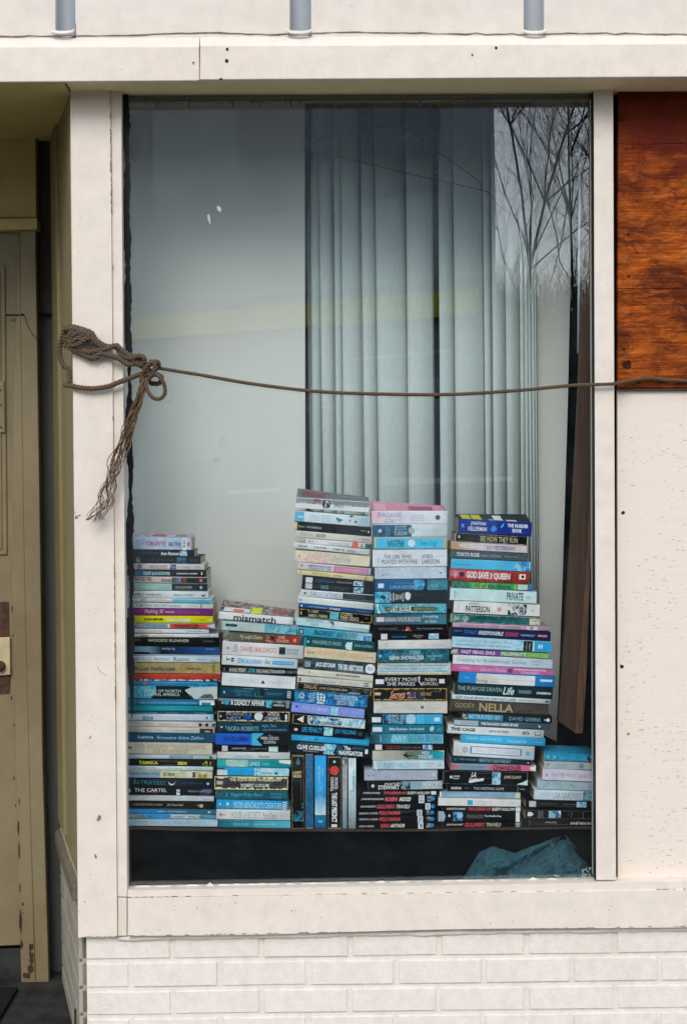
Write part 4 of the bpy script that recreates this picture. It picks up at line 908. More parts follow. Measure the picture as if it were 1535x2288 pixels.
(286,483,1818,1820,10,'5C9CC0','thin paperback striped blue and white with dark serif capitals',[A(0,.18,'4C88A8','A09078'),T('THE',.13,.19,'20303C',.35,.75),P([(.21,0),(.46,0),(.5,1),(.25,1)],'2C90D0'),B(.5,.82,'C4CCD0'),T('FASCIST COUP',.23,.48,'123C64',.3,.75,0,1),T('AGAINST VENEZUELA',.51,.87,'38484C',.3,.75,0,1)]),
(286,487,1829,1831.5,17,('A4B8C0','98B0BC'),'pale blue-grey paperback with ghostly title',[T('ELIZABETH GILBERT',.07,.36,'8098A0',.35,.62),T('EAT PRAY LOVE',.44,.7,'70A0B8',.35,.65)]),
])
stack('second stack from left', [
(490,656,1366,1380,16,'E0DCDE','white paperback with one big black lowercase word',[T('mismatch',.2,.77,'0C0C0C',.18,.98,0,1)],dict(curl=.014,top=('A8A09C','5A4C4A'),d=.11,patch=((.18,.32,.02,.4,'D86A48'),(.42,.56,.02,.7,'C8D43C'),(.7,.9,.3,.6,'B05058'),(.05,.4,.1,.5,'D8D4D4')))),
(497,664,1386,1398,20,('9CB4B8','B8C4C0'),'pale grey-teal paperback with a black oval',[B(.06,.19,'14181C',.3,.58),D(.065,.44,.14,'14181C'),D(.185,.44,.14,'14181C'),T('a special novel',.08,.17,'A0A8A8',.36,.5),A(.28,.56,'B8BCB4','A0B8B8',.1,.95),B(.57,1,'5FA0AC'),A(.6,1,'4C94A8','86B8C0'),T('Coral',.87,.97,'1C4454',.3,.7,1)]),
(511.5,672,1411.7,1420.5,18.6,'4A4640','paperback fading from grey-green to red with cream script',[G(0,.5,'5C6458','5A4038'),G(.5,.65,'5A4038','6A3830'),G(.65,1,'842C28','983430'),T("My Lady's Desire",.15,.46,'D8CCA0',.2,.75,1),A(.52,.63,'0F0E10','B87C60',.1,.9),T('CLAIRE',.69,.78,'E8C8A0',.12,.42),T('DELACROIX',.67,.84,'E8C8A0',.5,.82),B(.9,.94,'C89058',.35,.7)]),
(498,678.6,1432.4,1442.5,29.5,'DCD2D0','thick cream-white paperback with big red author name',[D(.07,.5,.12,'9C98B4'),T('Hachette',.12,.19,'8C90AC',.2,.75,0,0,3),T('DAVID BALDACCI',.22,.67,'CC4A3C',.3,.66),A(.7,.78,'1A262C','3C4C54',.2,.75),D(.735,.5,.2,'1C282E'),T('KING AND',.8,.95,'4C6CA4',.28,.46),T('MAXWELL',.8,.94,'4C6CA4',.52,.7)]),
(497,665,1463,1473,22,'E2DEE0','white paperback with sky-blue lettering and blue bar',[B(.06,.07,K,.2,.6),B(.06,.11,K,.36,.46),B(.12,.16,K,.25,.4),B(.12,.16,K,.48,.62),T('EDNA BUCHANAN',.21,.53,'2C9CD4',.26,.74,0,1),P([(.58,.2),(.6,.45),(.65,.3),(.62,.5),(.65,.7),(.59,.55),(.57,.8)],'4C98A8'),B(.67,.96,'3C9CD8',.3,.68),T('SUITABLE, MOSTLY DAMAGE',.69,.94,'B8E0F0',.4,.58)]),
(496,662,1487.6,1495.5,14.5,'0E1416','black paperback with cream names and teal centre patch',[T('K',.03,.05,'8A9090',.3,.75),T('ANNE PERRY',.1,.33,'D8D4C0',.22,.76),A(.355,.45,'1C8C98','0E3038',.2,.75),T('RESURRECTION ROW',.47,.85,'D8D4C0',.24,.7),T('Joy',.9,.95,'5C7C80',.3,.7)]),
(497,661,1503.4,1512.7,24,('D8D6DA','DCDADE'),'white paperback with ghost lettering and small black triangle',[T('HIS CHOSEN BRIDE',.1,.5,'BCC0CC',.35,.7),P([(.53,.66),(.56,.4),(.59,.68)],K),T('NINA BRUHNS',.62,.94,'C0C0CC',.35,.68)]),
(491.6,654,1535,1540.7,21,'0E3E50','dark teal paperback with barcode sticker at right end',[B(.32,.66,'C8D0D0',0,.08),T('&',.05,.08,'C0D4D8',.35,.6),T('DREAMING',.2,.43,'3C8898',.22,.46),T('OF YOU',.23,.42,'3C8898',.56,.8),A(.47,.61,'0A1014','2C5C68'),T('FRANCIS RAY',.65,.87,'3C8898',.38,.64),S(.93,.975,.18,.85,'B8C4C4','III','222222',3)]),
(488,650.6,1558,1564,24,'1A2224','grey-to-black paperback with white bold title and cyan disc',[G(0,1,'6A7C80','50606A',0,.3),B(0,1,'0E1214',.6,1),D(.12,.42,.2,'2CA0C4'),T('&',.05,.08,'C8D0D0',.3,.55),T('A DEADLY AFFAIR',.17,.64,'F0F0F0',.15,.62,0,1),A(.66,.74,'0A1A20','4CB4CC',.1,.75),T('TOM',.81,.87,W,.16,.34),T('HENDERSON',.76,.91,W,.42,.58,0,1),S(.935,.975,.1,.7,'98A8A8','III','333333',3)]),
(487,647,1588,1590,21.5,'10161C','black paperback with ragged cream edges and white disc',[E('C8B88C',1.6),B(.035,.05,W,.42,.6),T("HORNET'S",.12,.47,'8C9CB0',.12,.44),T('NEST',.13,.33,'8C9CB0',.54,.86),A(.36,.46,'183C88','1C4CA0',.4,.8),D(.57,.5,.4,'C8CCD0'),A(.53,.61,'C8CCD0','7888A0',.2,.8),T('PATRICIA',.7,.86,W,.12,.46),T('CORNWELL',.66,.88,W,.52,.88),B(.94,.97,'D8D8D8',.3,.75)]),
(486,645,1612,1614,23.5,('123444','0E2834'),'dark teal paperback with large pale blue author name',[P([(.05,.4),(.08,.5),(.05,.62)],W),B(.12,.125,'A0B4BC',.35,.65),T('NEW YORK TIMES BESTSELLER',.25,.49,'5C8C9C',.16,.28),T('NORA ROBERTS',.15,.58,'80B4C4',.42,.82),T('Night Tales',.62,.82,'5CA0B4',.2,.55,1),T('NIGHT SMOKE & NIGHTSHADE',.64,.97,'84A8B4',.64,.76)]),
(482,646,1636.8,1639,27,'0C1014','royal blue and black paperback with cyan arc',[B(0,.48,'1E58BC'),G(.48,.56,'1E6CB8','38B0D4'),P([(.5,0),(.66,0),(.56,.5),(.64,1),(.5,1)],'40A8C8'),P([(.68,0),(.62,.2),(.59,.5),(.62,.8),(.68,1),(1,1),(1,0)],'0C1014'),T('FAYE KELLERMAN',.11,.45,'10225C',.3,.68,0,1),T('THE',.72,.76,'A8ACB0',.12,.22),T('MERCEDES',.62,.86,'E0E0D8',.28,.52),T('COFFIN',.66,.82,'E0E0D8',.6,.84),B(.885,.9,'B8B4A8',.2,.85),B(.92,.93,'8A9098',.3,.7),B(.955,.965,'98A0A4',.2,.85)]),
(487,645,1665,1667,14,'0C0D0F','black paperback with white sticker and small cyan picture',[S(.06,.14,.05,.92,'B8B8C0'),T('JAMIE POPE',.2,.4,'C8C4BC',.35,.65),T('Love and a Lady',.45,.69,'7C8480',.3,.68,1),A(.72,.85,'5CA8C4','C8D8DC',.1,1)]),
(485.7,648,1680,1682,15,'D0CCC8','off-white paperback with cyan and black script words',[B(.22,.39,'5CB4D0',0,.1),T('Colleen Coble',.21,.49,'6CA4BC',.3,.8,1),T('Mistaken',.57,.72,'282828',.42,.76,1)]),
(486,650,1696,1698,15,'149094','teal paperback with a torn white corner at right',[G(0,.12,'1CA0A0','30A0A0'),A(.12,.42,'8CB4B0','B8C8C0'),T('LINKS',.44,.58,'E8F0F0',.28,.8),T('NEHRU',.62,.72,'88C8C8',.4,.7),P([(.84,0),(1,0),(1,.55),(.84,.35)],'D8D8D4')]),
(486,646,1714,1716,17,'1C98CC','cyan paperback with white left label and pale right art',[A(0,.1,'2A2824','4A3C34',0,.25),A(.52,.62,'C8DCE0','1C98CC'),A(.6,1,'90C8DC','C4D0D0'),T('Ann Evans',.61,.77,'28404C',.45,.75),P([(.79,.75),(.81,.5),(.83,.6),(.83,.4),(.85,.75)],'10181C'),S(0.0,.14,.3,.9,'C4D0D0')]),
(480,644,1733.4,1735.5,27,('4A4240','262A30'),'thick streaky brown-grey paperback with cream two-line title',[E('D8C890',2.2),B(.03,.11,'B4AC98',.36,.62),T('THE AQUITAINE PROGRESSION',.2,.9,'DCCCA8',.16,.4,0,1),T('ROBERT LUDLUM',.36,.74,'D0D0CC',.54,.78,0,1)]),
(481.5,643,1765,1767,20,('164C5C','1C5A66'),'dark teal paperback with pale cursive title',[B(.05,.09,'5C4C44',.35,.65),B(.155,.16,'B8C8C8',.25,.75),T('Ragged Ridge Road',.21,.64,'5CA0A8',.25,.75,1),T('LEONARD FOGLIA',.76,.91,'5C98A0',.28,.42),T('DAVID RICHARDS',.76,.91,'5C98A0',.62,.76)]),
(484,645,1786,1790,20,'2498CC','bright cyan paperback with white condensed title and sticker',[T('&',.04,.07,W,.35,.6),B(.14,.17,'C8E4EC',.3,.6),T("PETER BENCHLEY'S CREATURE",.24,.91,'B8E4F0',.2,.84),S(.925,.97,.08,.92,'D8DCE0','III','884444',3)]),
(484,649,1808.6,1811,21.5,'D4D0CC','white paperback with tall grey condensed capitals',[D(.06,.5,.13,'404448'),D(.06,.5,.1,'D4D0CC'),T('NAL',.09,.13,'70747C',.42,.6),T('HOUSE of SECRETS',.2,.6,'8898A8',.18,.84),T('Patti Davis',.63,.82,'7C8CA0',.22,.84),T('FICTION',.87,.97,'B4B4B8',.4,.65)]),
(490,649,1831.5,1833.7,18,('2C7C90','4CA4B4'),'teal and cyan mottled paperback',[G(0,.5,'1C6070','2C8090'),G(.5,1,'4090A4','50A8BC'),T('BEGUILED',.2,.42,'74BCC8',.35,.7),T('Susan Spencer Paul',.47,.8,'9CCCD4',.35,.68,1)]),
])
stack('third stack from left', [
(662,825,1110.8,1121.5,25,'C0C0C0','silver foil paperback with warped grey cover',[G(0,1,'8C8E90','7C8084',0,.4),B(0,1,'F4F4F6',.0,.06),A(0,1,'B8BCC4','6C7078',.4,.55),B(0,1,'F4F6FA',.52,.98),P([(.36,.45),(.38,.1),(.395,.1),(.395,.95),(.365,.6)],K),A(.4,.47,'0E0E10','C0C0C4',.06,.85),B(.24,.33,'8C5048',.05,.3),T('ERRATA',.52,.65,'5C6470',.3,.7,0,0,3)],dict(curl=.015,top=('787C7C','5C5E60'),patch=((.08,.4,.25,.8,'7A4A48'),))),
(660,826,1141,1154.5,21,'D0D8E4','pale blue-white paperback with sky-blue left end',[B(0,.12,'58A8C8'),B(.04,.11,'B0D4E0',.45,.6),T('FREE FALL',.2,.48,'90B8D4',.25,.8,0,0,2),P([(.55,.3),(.65,.5),(.6,.8),(.56,.55)],'2C7C88'),P([(.72,.05),(.76,.0),(.79,.1),(.75,.25)],'206878'),D(.74,.5,.08,'2C7C88'),D(.82,.6,.12,'1C5C68'),T('Linda',.84,.99,'88BCD4',.15,.85,0,0,3)]),
(659,830,1165,1179.6,18.5,'0A0A0B','black paperback with cream left end and tiny capitals',[B(0,.035,'D8BC80'),T('ZOLA - THE DEBACLE',.05,.35,'D8D4CC',.42,.62),T('PENGUIN',.87,.93,'A8A4A0',.34,.52),D(.965,.5,.1,W)]),
(663,831,1185,1199.7,14,'D0C8BC','cream paperback with grey and black condensed capitals',[T('GORE VIDAL',.05,.23,'989490',.25,.72),T('DULUTH',.26,.38,'181818',.25,.76,0,1),T('HEINEMANN',.87,.97,'70685C',.4,.6)]),
(683,831,1202.5,1215,12,'D8D0CC','cream paperback with an orange disc and green end',[T('Block',.04,.13,'7C94A4',.2,.75,1),T('weetzie bat',.34,.66,'7CAEC0',.15,.85),D(.75,.5,.62,'DC5428'),T('YA',.83,.87,'181818',.1,.9,0,1,1),A(.9,1,'143C34','3C5C50')]),
(657,826,1212,1228,12.5,'DCD8DA','thin white paperback with small dark capitals in phrases',[T("IT'S NOT HOW",.06,.18,'2A3040',.3,.75,0,1),T("YOU ARE, IT'S HOW",.26,.43,'2A3040',.3,.75,0,1),T('YOU WANT TO BE.',.51,.67,'2A3040',.3,.75,0,1),T('Paul Arden',.7,.8,'2A3040',.32,.8,1),B(.2,.24,'C8CCDC',.3,.7),B(.45,.49,'D8CCB0',.3,.7)]),
(661,827,1229,1241,23,('DCC8AC','D8C4B0'),'cream paperback blushing pink with teal script title',[A(.1,.45,'DCC8B4','D8A8A0',.0,1),D(.055,.5,.07,'6C5850'),T('Only Love',.48,.73,'5CA4AC',.25,.9,1)]),
(667,829,1256,1270.6,17,'D0C8CC','white and pink paperback with blue two-line title',[D(.05,.4,.2,'D87888'),T("PREVENTION'S BEST",.14,.47,'2C4C9C',.18,.48,1,1),T('COMPLEMENTARY CURES',.14,.46,'30344C',.55,.82),G(.49,.95,'D07088','C08098'),T('ENCYCLOPEDIA OF HEALING',.52,.85,'E8B8C0',.3,.7),B(.955,.965,'2C4C9C')]),
(665,834,1272,1288,12,'E0C898','thin pale yellow paperback with olive title',[T('F',.04,.055,'383020',.3,.8),T('THE STAR KING',.2,.43,'B8A834',.2,.85,0,1),T('Jack Vance',.47,.6,'403820',.28,.82),T('12',.89,.92,'2C2418',.2,.85,0,1)]),
(676,835,1287.5,1300,13.5,'0B0C0E','black paperback with white sticker and blue script',[S(.05,.145,.1,.98,'CCCCD4'),T('Cold Pressure',.19,.44,'2C6CA0',.25,.8,1),T('ADRIAN STEVENS',.48,.7,'A8A8A4',.38,.66),A(.72,.86,'D8E0E0','2C6C8C',.05,1)]),
(675,835,1301,1314,15,'0B0C0E','black paperback with white sticker and small blue picture',[S(.05,.145,.05,.85,'C4BCB8'),T('FACE',.27,.37,'7CB0B8',.2,.72),T('FOR THE LOVE',.47,.65,'64605C',.25,.45),T('OF YOU',.52,.6,'64605C',.6,.78),A(.72,.86,'2C5C84','B8D4DC',.08,.92)]),
(673,835,1317,1329.5,14.5,'D4D8E4','paperback half white and half black with slate capitals',[P([(.04,.35),(.075,.35),(.075,.45),(.055,.5),(.075,.58),(.075,.66),(.04,.6)],K),T('CARLOS CASTANEDA',.13,.56,'4C6484',.18,.84),B(.575,1,'0E0F11'),T('THE TEACHINGS OF DON JUAN',.59,.88,'808890',.3,.45),T('A YAQUI WAY OF KNOWLEDGE',.59,.89,'808890',.62,.76)]),
(667,835,1331.8,1348.5,14,'DCD8D4','white paperback with faint embossed-looking lettering',[D(.03,.5,.2,'9C9CB0'),T('THE BOOK OF CHRISTMAS QUOTATIONS',.18,.95,'C8C4C4',.3,.68)]),
(668,833,1347.8,1364.6,10,'1C5088','thin blue paperback with small white lettering',[D(.04,.5,.25,'C0D0E0'),T('LADY LIGHTFINGERS',.14,.38,'B0C4D8',.35,.7),T('ED McBAIN',.42,.56,'D8E0E8',.3,.78,0,1),T('FAWCETT',.8,.96,'6C90B8',.3,.7)]),
(667,832,1359,1374,20,'0C0B0B','black paperback with worn gilt edges and a cyan picture',[E('C89C50',.8),T('K',.035,.055,W,.3,.7),T('A. J. ORDE',.13,.27,'E0D4B4',.12,.4),T('SHERI S. TEPPER',.14,.4,'E0D4B4',.54,.84),A(.43,.55,'48A8BC','60B8C8',.08,.9),T('A LONG',.57,.73,'E0D4B4',.08,.4),T('TIME DEAD',.57,.82,'E0D4B4',.46,.86),B(.9,.95,'38342C',.35,.6)]),
(663,826,1378.5,1396.8,17,'BCD4E8','icy white paperback with pale blue capitals',[G(0,1,'A8C8DC','D8DCE8',0,.5),T('DEAD UNTIL',.14,.38,'5C8CA8',.06,.38),T('DARK',.2,.31,'5C8CA8',.5,.8),P([(.44,.1),(.5,.05),(.52,.4),(.48,.9),(.5,.45)],'2C5C78')]),
(666,831,1400.6,1416,18,'3CA0BC','teal-cyan paperback with black slanted lettering',[G(.55,1,'40A4BC','A8C4CC'),B(.02,.08,'20282C',.2,.8),B(.035,.065,'B0B8B8',.3,.7),T('DRAGONFLIGHT',.21,.48,'101C24',.15,.8,1,1),T('ANNE McCAFFREY',.52,.8,'1C2830',.15,.85,1),A(.89,.99,'2C6CA8','6C98B8',.3,1)]),
(673,839,1421.5,1436,20.5,'144C54','dark green-teal paperback with pale serif capitals',[B(.045,.075,'2884A4'),P([(.09,.35),(.12,.5),(.09,.6)],W),T('MANSFIELD PARK',.16,.55,'A0BCC0',.28,.66),P([(.6,.5),(.62,.2),(.67,.2),(.69,.1),(.69,1),(.64,.95),(.6,.7)],'C4D4D4'),A(.61,.68,'C4D4D4','2C6C6C',.5,1),T('JANE AUSTEN',.72,.96,'98B8BC',.34,.66)]),
(681,841,1444.5,1459,20.5,('D4C0A0','CCB898'),'cream-tan paperback with faint orange title',[T('MacMURPHY',.03,.15,'4C443C',.4,.62,1),T('THE SWAMP BLOSSOM COOKBOOK',.18,.84,'CC9C74',.28,.66),T('WHEATEN',.87,.97,'706454',.42,.6)]),
(679,840,1469.5,1483.5,22.5,('22343C','34505A'),'dark mottled paperback with blocky white lettering and white disc',[A(.02,.1,'8C9CA4','1C2C34',.25,.8),T('JACK KETCHUM',.17,.44,'E8ECEC',.28,.8,0,2),T('THE GIRL NEXT DOOR',.48,.83,'E8ECEC',.28,.82,0,2),D(.925,.5,.45,'E0E0E0'),T('NEXT DOOR',.89,.96,'20282C',.35,.65)]),
(666,834,1493,1509,16,('CCC4B4','D0C8B8'),'cream paperback with bold black author name',[T('wising',.04,.13,'B0AC98',.3,.68,1),T('O',.142,.17,'28241C',.24,.66,0,2),T('up',.18,.22,'B0AC98',.3,.68,1),T('JO FOXWORTH',.51,.82,'14120F',.3,.68,0,2),T('SUMMIT',.86,.97,'A8A090',.4,.62)]),
(665,833,1510,1524,13.5,('CCC4B8','C4C0B8'),'cream paperback with blue-grey serif title and black emblem',[B(.025,.05,'605C58',.25,.8),T('Nine Stories',.19,.51,'8890A4',.22,.82),T('J.D. Salinger',.56,.82,'98A0B0',.28,.8),B(.885,.95,'242C38',.25,.4),B(.885,.95,'242C38',.62,.8)]),
(664,830,1524.6,1540,14.5,'0C0C0C','black paperback with large salmon word and cream capitals',[E('B8A070',.6),T('DALLAS',.1,.27,'E0A890',.14,.72),T('LOVE CONQUERS FEAR',.3,.68,'C8C0A4',.34,.7),A(.7,1,'101010','445054',.1,.7),B(.7,.85,'8094A0',.72,.95)]),
(659,822,1542,1555,25,('0C5C98','1878B0'),'blue rippled paperback with white condensed lettering',[A(0,1,'0C4878','2C90C4'),D(.1,.4,.22,'D0E4F0'),D(.1,.4,.16,'3C90C0'),T('THE VOYAGE',.2,.28,'B8DCE8',.1,.85,0,0,3),T('REEF',.31,.42,'C8E4F0',.05,.95,0,1,3),T('DOUGLAS PRESTON',.55,.86,'D0E4F0',.12,.5),T('LINCOLN CHILD',.58,.82,'D0E4F0',.56,.92)]),
(652.5,815,1569,1584.6,22,('8494D8','7A8AD0'),'periwinkle blue paperback with pale wide capitals',[P([(.05,.4),(.07,.25),(.09,.4),(.07,.55)],'20286C'),T('THE JOURNEY',.15,.51,'B8C4F0',.26,.74),A(.54,.64,'78C0D4','A8D0DC',.12,.9),T('JOSEPHINE COX',.66,.96,'A0A8E4',.3,.64)]),
(655,817,1595,1607,20,'101214','paperback fading from black into bright blue clouds',[E('A89868',.4),A(.2,.48,'0C0F12','B8CCD4'),A(.3,.99,'2C88BC','C4D8DC'),G(.0,.2,'0E1012','101418'),P([(.06,.5),(.15,.1),(.15,.8)],'D8D0C0'),T('MARY',.52,.66,'10181C',.14,.4,0,1),T('ROSENBLUM',.36,.67,'10181C',.52,.82,0,1),T('HORIZONS',.68,.94,'B8DCE8',.15,.85)]),
(653,815.6,1617.8,1630,21.5,'0A0D10','black paperback with sky-blue capitals and a blue picture',[B(.035,.08,'C8C8B8',.38,.62),T('LIFE PENALTY',.14,.42,'2890C0',.18,.68,0,1),A(.44,.56,'3C9CC8','A8CCD8',.08,.9),P([(.5,.3),(.56,.9),(.56,.1)],'B8D4DC'),T('JOY FIELDING',.59,.88,'2890C0',.2,.72,0,1),B(.91,.97,'384048',.3,.65)]),
(652,825,1640.5,1654,12.5,'28A0D4','thin bright sky-blue paperback',[T('THE SCALES OF',.09,.28,'60C0E4',.25,.75),T('91',.3,.345,'104060',.2,.85),T('JAMES GORDON FARRELL',.64,.97,'60C0E4',.3,.75)]),
(650.6,831,1654.5,1669,26,'0F222C','dark navy paperback with heavy white lettering and cyan picture',[A(.41,.58,'3C9CBC','B8D8DC'),A(.55,.7,'0F222C','2C7894'),P([(.52,.85),(.57,.2),(.57,.85)],'12202A'),T('NEW YORK TIMES BESTSELLING',.11,.4,'8098A0',.1,.18),T('CLIVE CUSSLER',.08,.43,'F0F0EC',.28,.68,0,2),T('with Paul Kemprecos',.16,.34,W,.74,.86),T('The',.66,.74,'F0F0EC',.12,.44,0,2),T('NAVIGATOR',.6,.9,'F0F0EC',.5,.9,0,2),T('A NOVEL FROM THE FILES',.76,.9,'607884',.14,.36),B(.92,.955,'D8DCDC',.25,.65)]),
])
YT = 1851.5
for a in [
(651.5,680.5,1689,YT,'black worn book standing upright at the left end of the row under the third stack','0E0F10',[E('8A6838',.5),P([(.9,.3),(.98,.5),(.9,.7)],'28708C'),T('TOR',.88,.9,'C8B48C',.38,.62,0,0,3),T('LARRY',.755,.79,'D8C090',.2,.9,0,1,3),T('NIVEN',.7,.745,'D8C090',.25,.87,0,1,3),T('A WORLD',.65,.67,'205060',.2,.9,0,0,3),A(.1,.24,'0E0F10','2C7888',.05,.95),A(.28,.35,'0E0F10','2C7888',.05,.2)]),
(682.7,700,1685,YT,'narrow deep blue book standing upright with small pale lettering',('185078','1C6490'),[E('A88C58',.3),T('AND SERAPHIM OF SOMETHING',.62,.97,'6C94B0',.22,.42),T('THE FANTASTIC VOYAGE',.54,.97,'6C94B0',.58,.78)]),
(703,729,1689,YT,'bright cyan book standing upright with a white lower band','2490CC',[G(.19,.45,'D0D8D8','2490CC'),T('JAMES',.73,.83,'90D0E8',.22,.44),T('PATTERSON',.66,.86,'A8DCEC',.5,.72),T('ALONG CAME A SPIDER',.2,.65,'7CBCD8',.3,.75),T('VISION',.08,.12,'A8D8E8',.3,.7,0,0,3)]),
(732,762.5,1691,YT,'black book standing upright with a red disc and white lettering','0B0A0B',[E('A89468',.3),D(.93,.5,.09,W),D(.81,.5,.34,'CC3C34'),T('PATRICIA',.55,.71,'E8E4E0',.24,.48,0,1),T('CORNWELL',.52,.72,'E8E4E0',.54,.78,0,1),T('THE LAST PRECINCT',.09,.5,'E8E4E0',.3,.7,0,2),B(.02,.06,'D8D4D0',.3,.72)]),
(764.5,776,1692.5,YT,'thin silver-grey book standing upright fading to teal',('909498','A8A8A8'),[G(0,.4,'5C7C88','9CA0A4'),A(.86,.98,'5C6460','B0AC90')]),
(778.5,795.5,1694.5,YT,'white book with blue-green lettering at the right end of the upright row','C4D0D4',[B(.88,.99,'C8CCD4',.2,.85),T('Why Dont We Listen Better',.38,.85,'5C909C',.2,.45,1),T('Better Than Chocolate Cake',.1,.55,'5C8490',.55,.8,1),A(.5,.75,'C4D0D4','8CB4C0',.1,.5)]),
]:
    book(a[0], a[1], a[2], a[3], 0, a[5], a[4], a[6], upright=True)
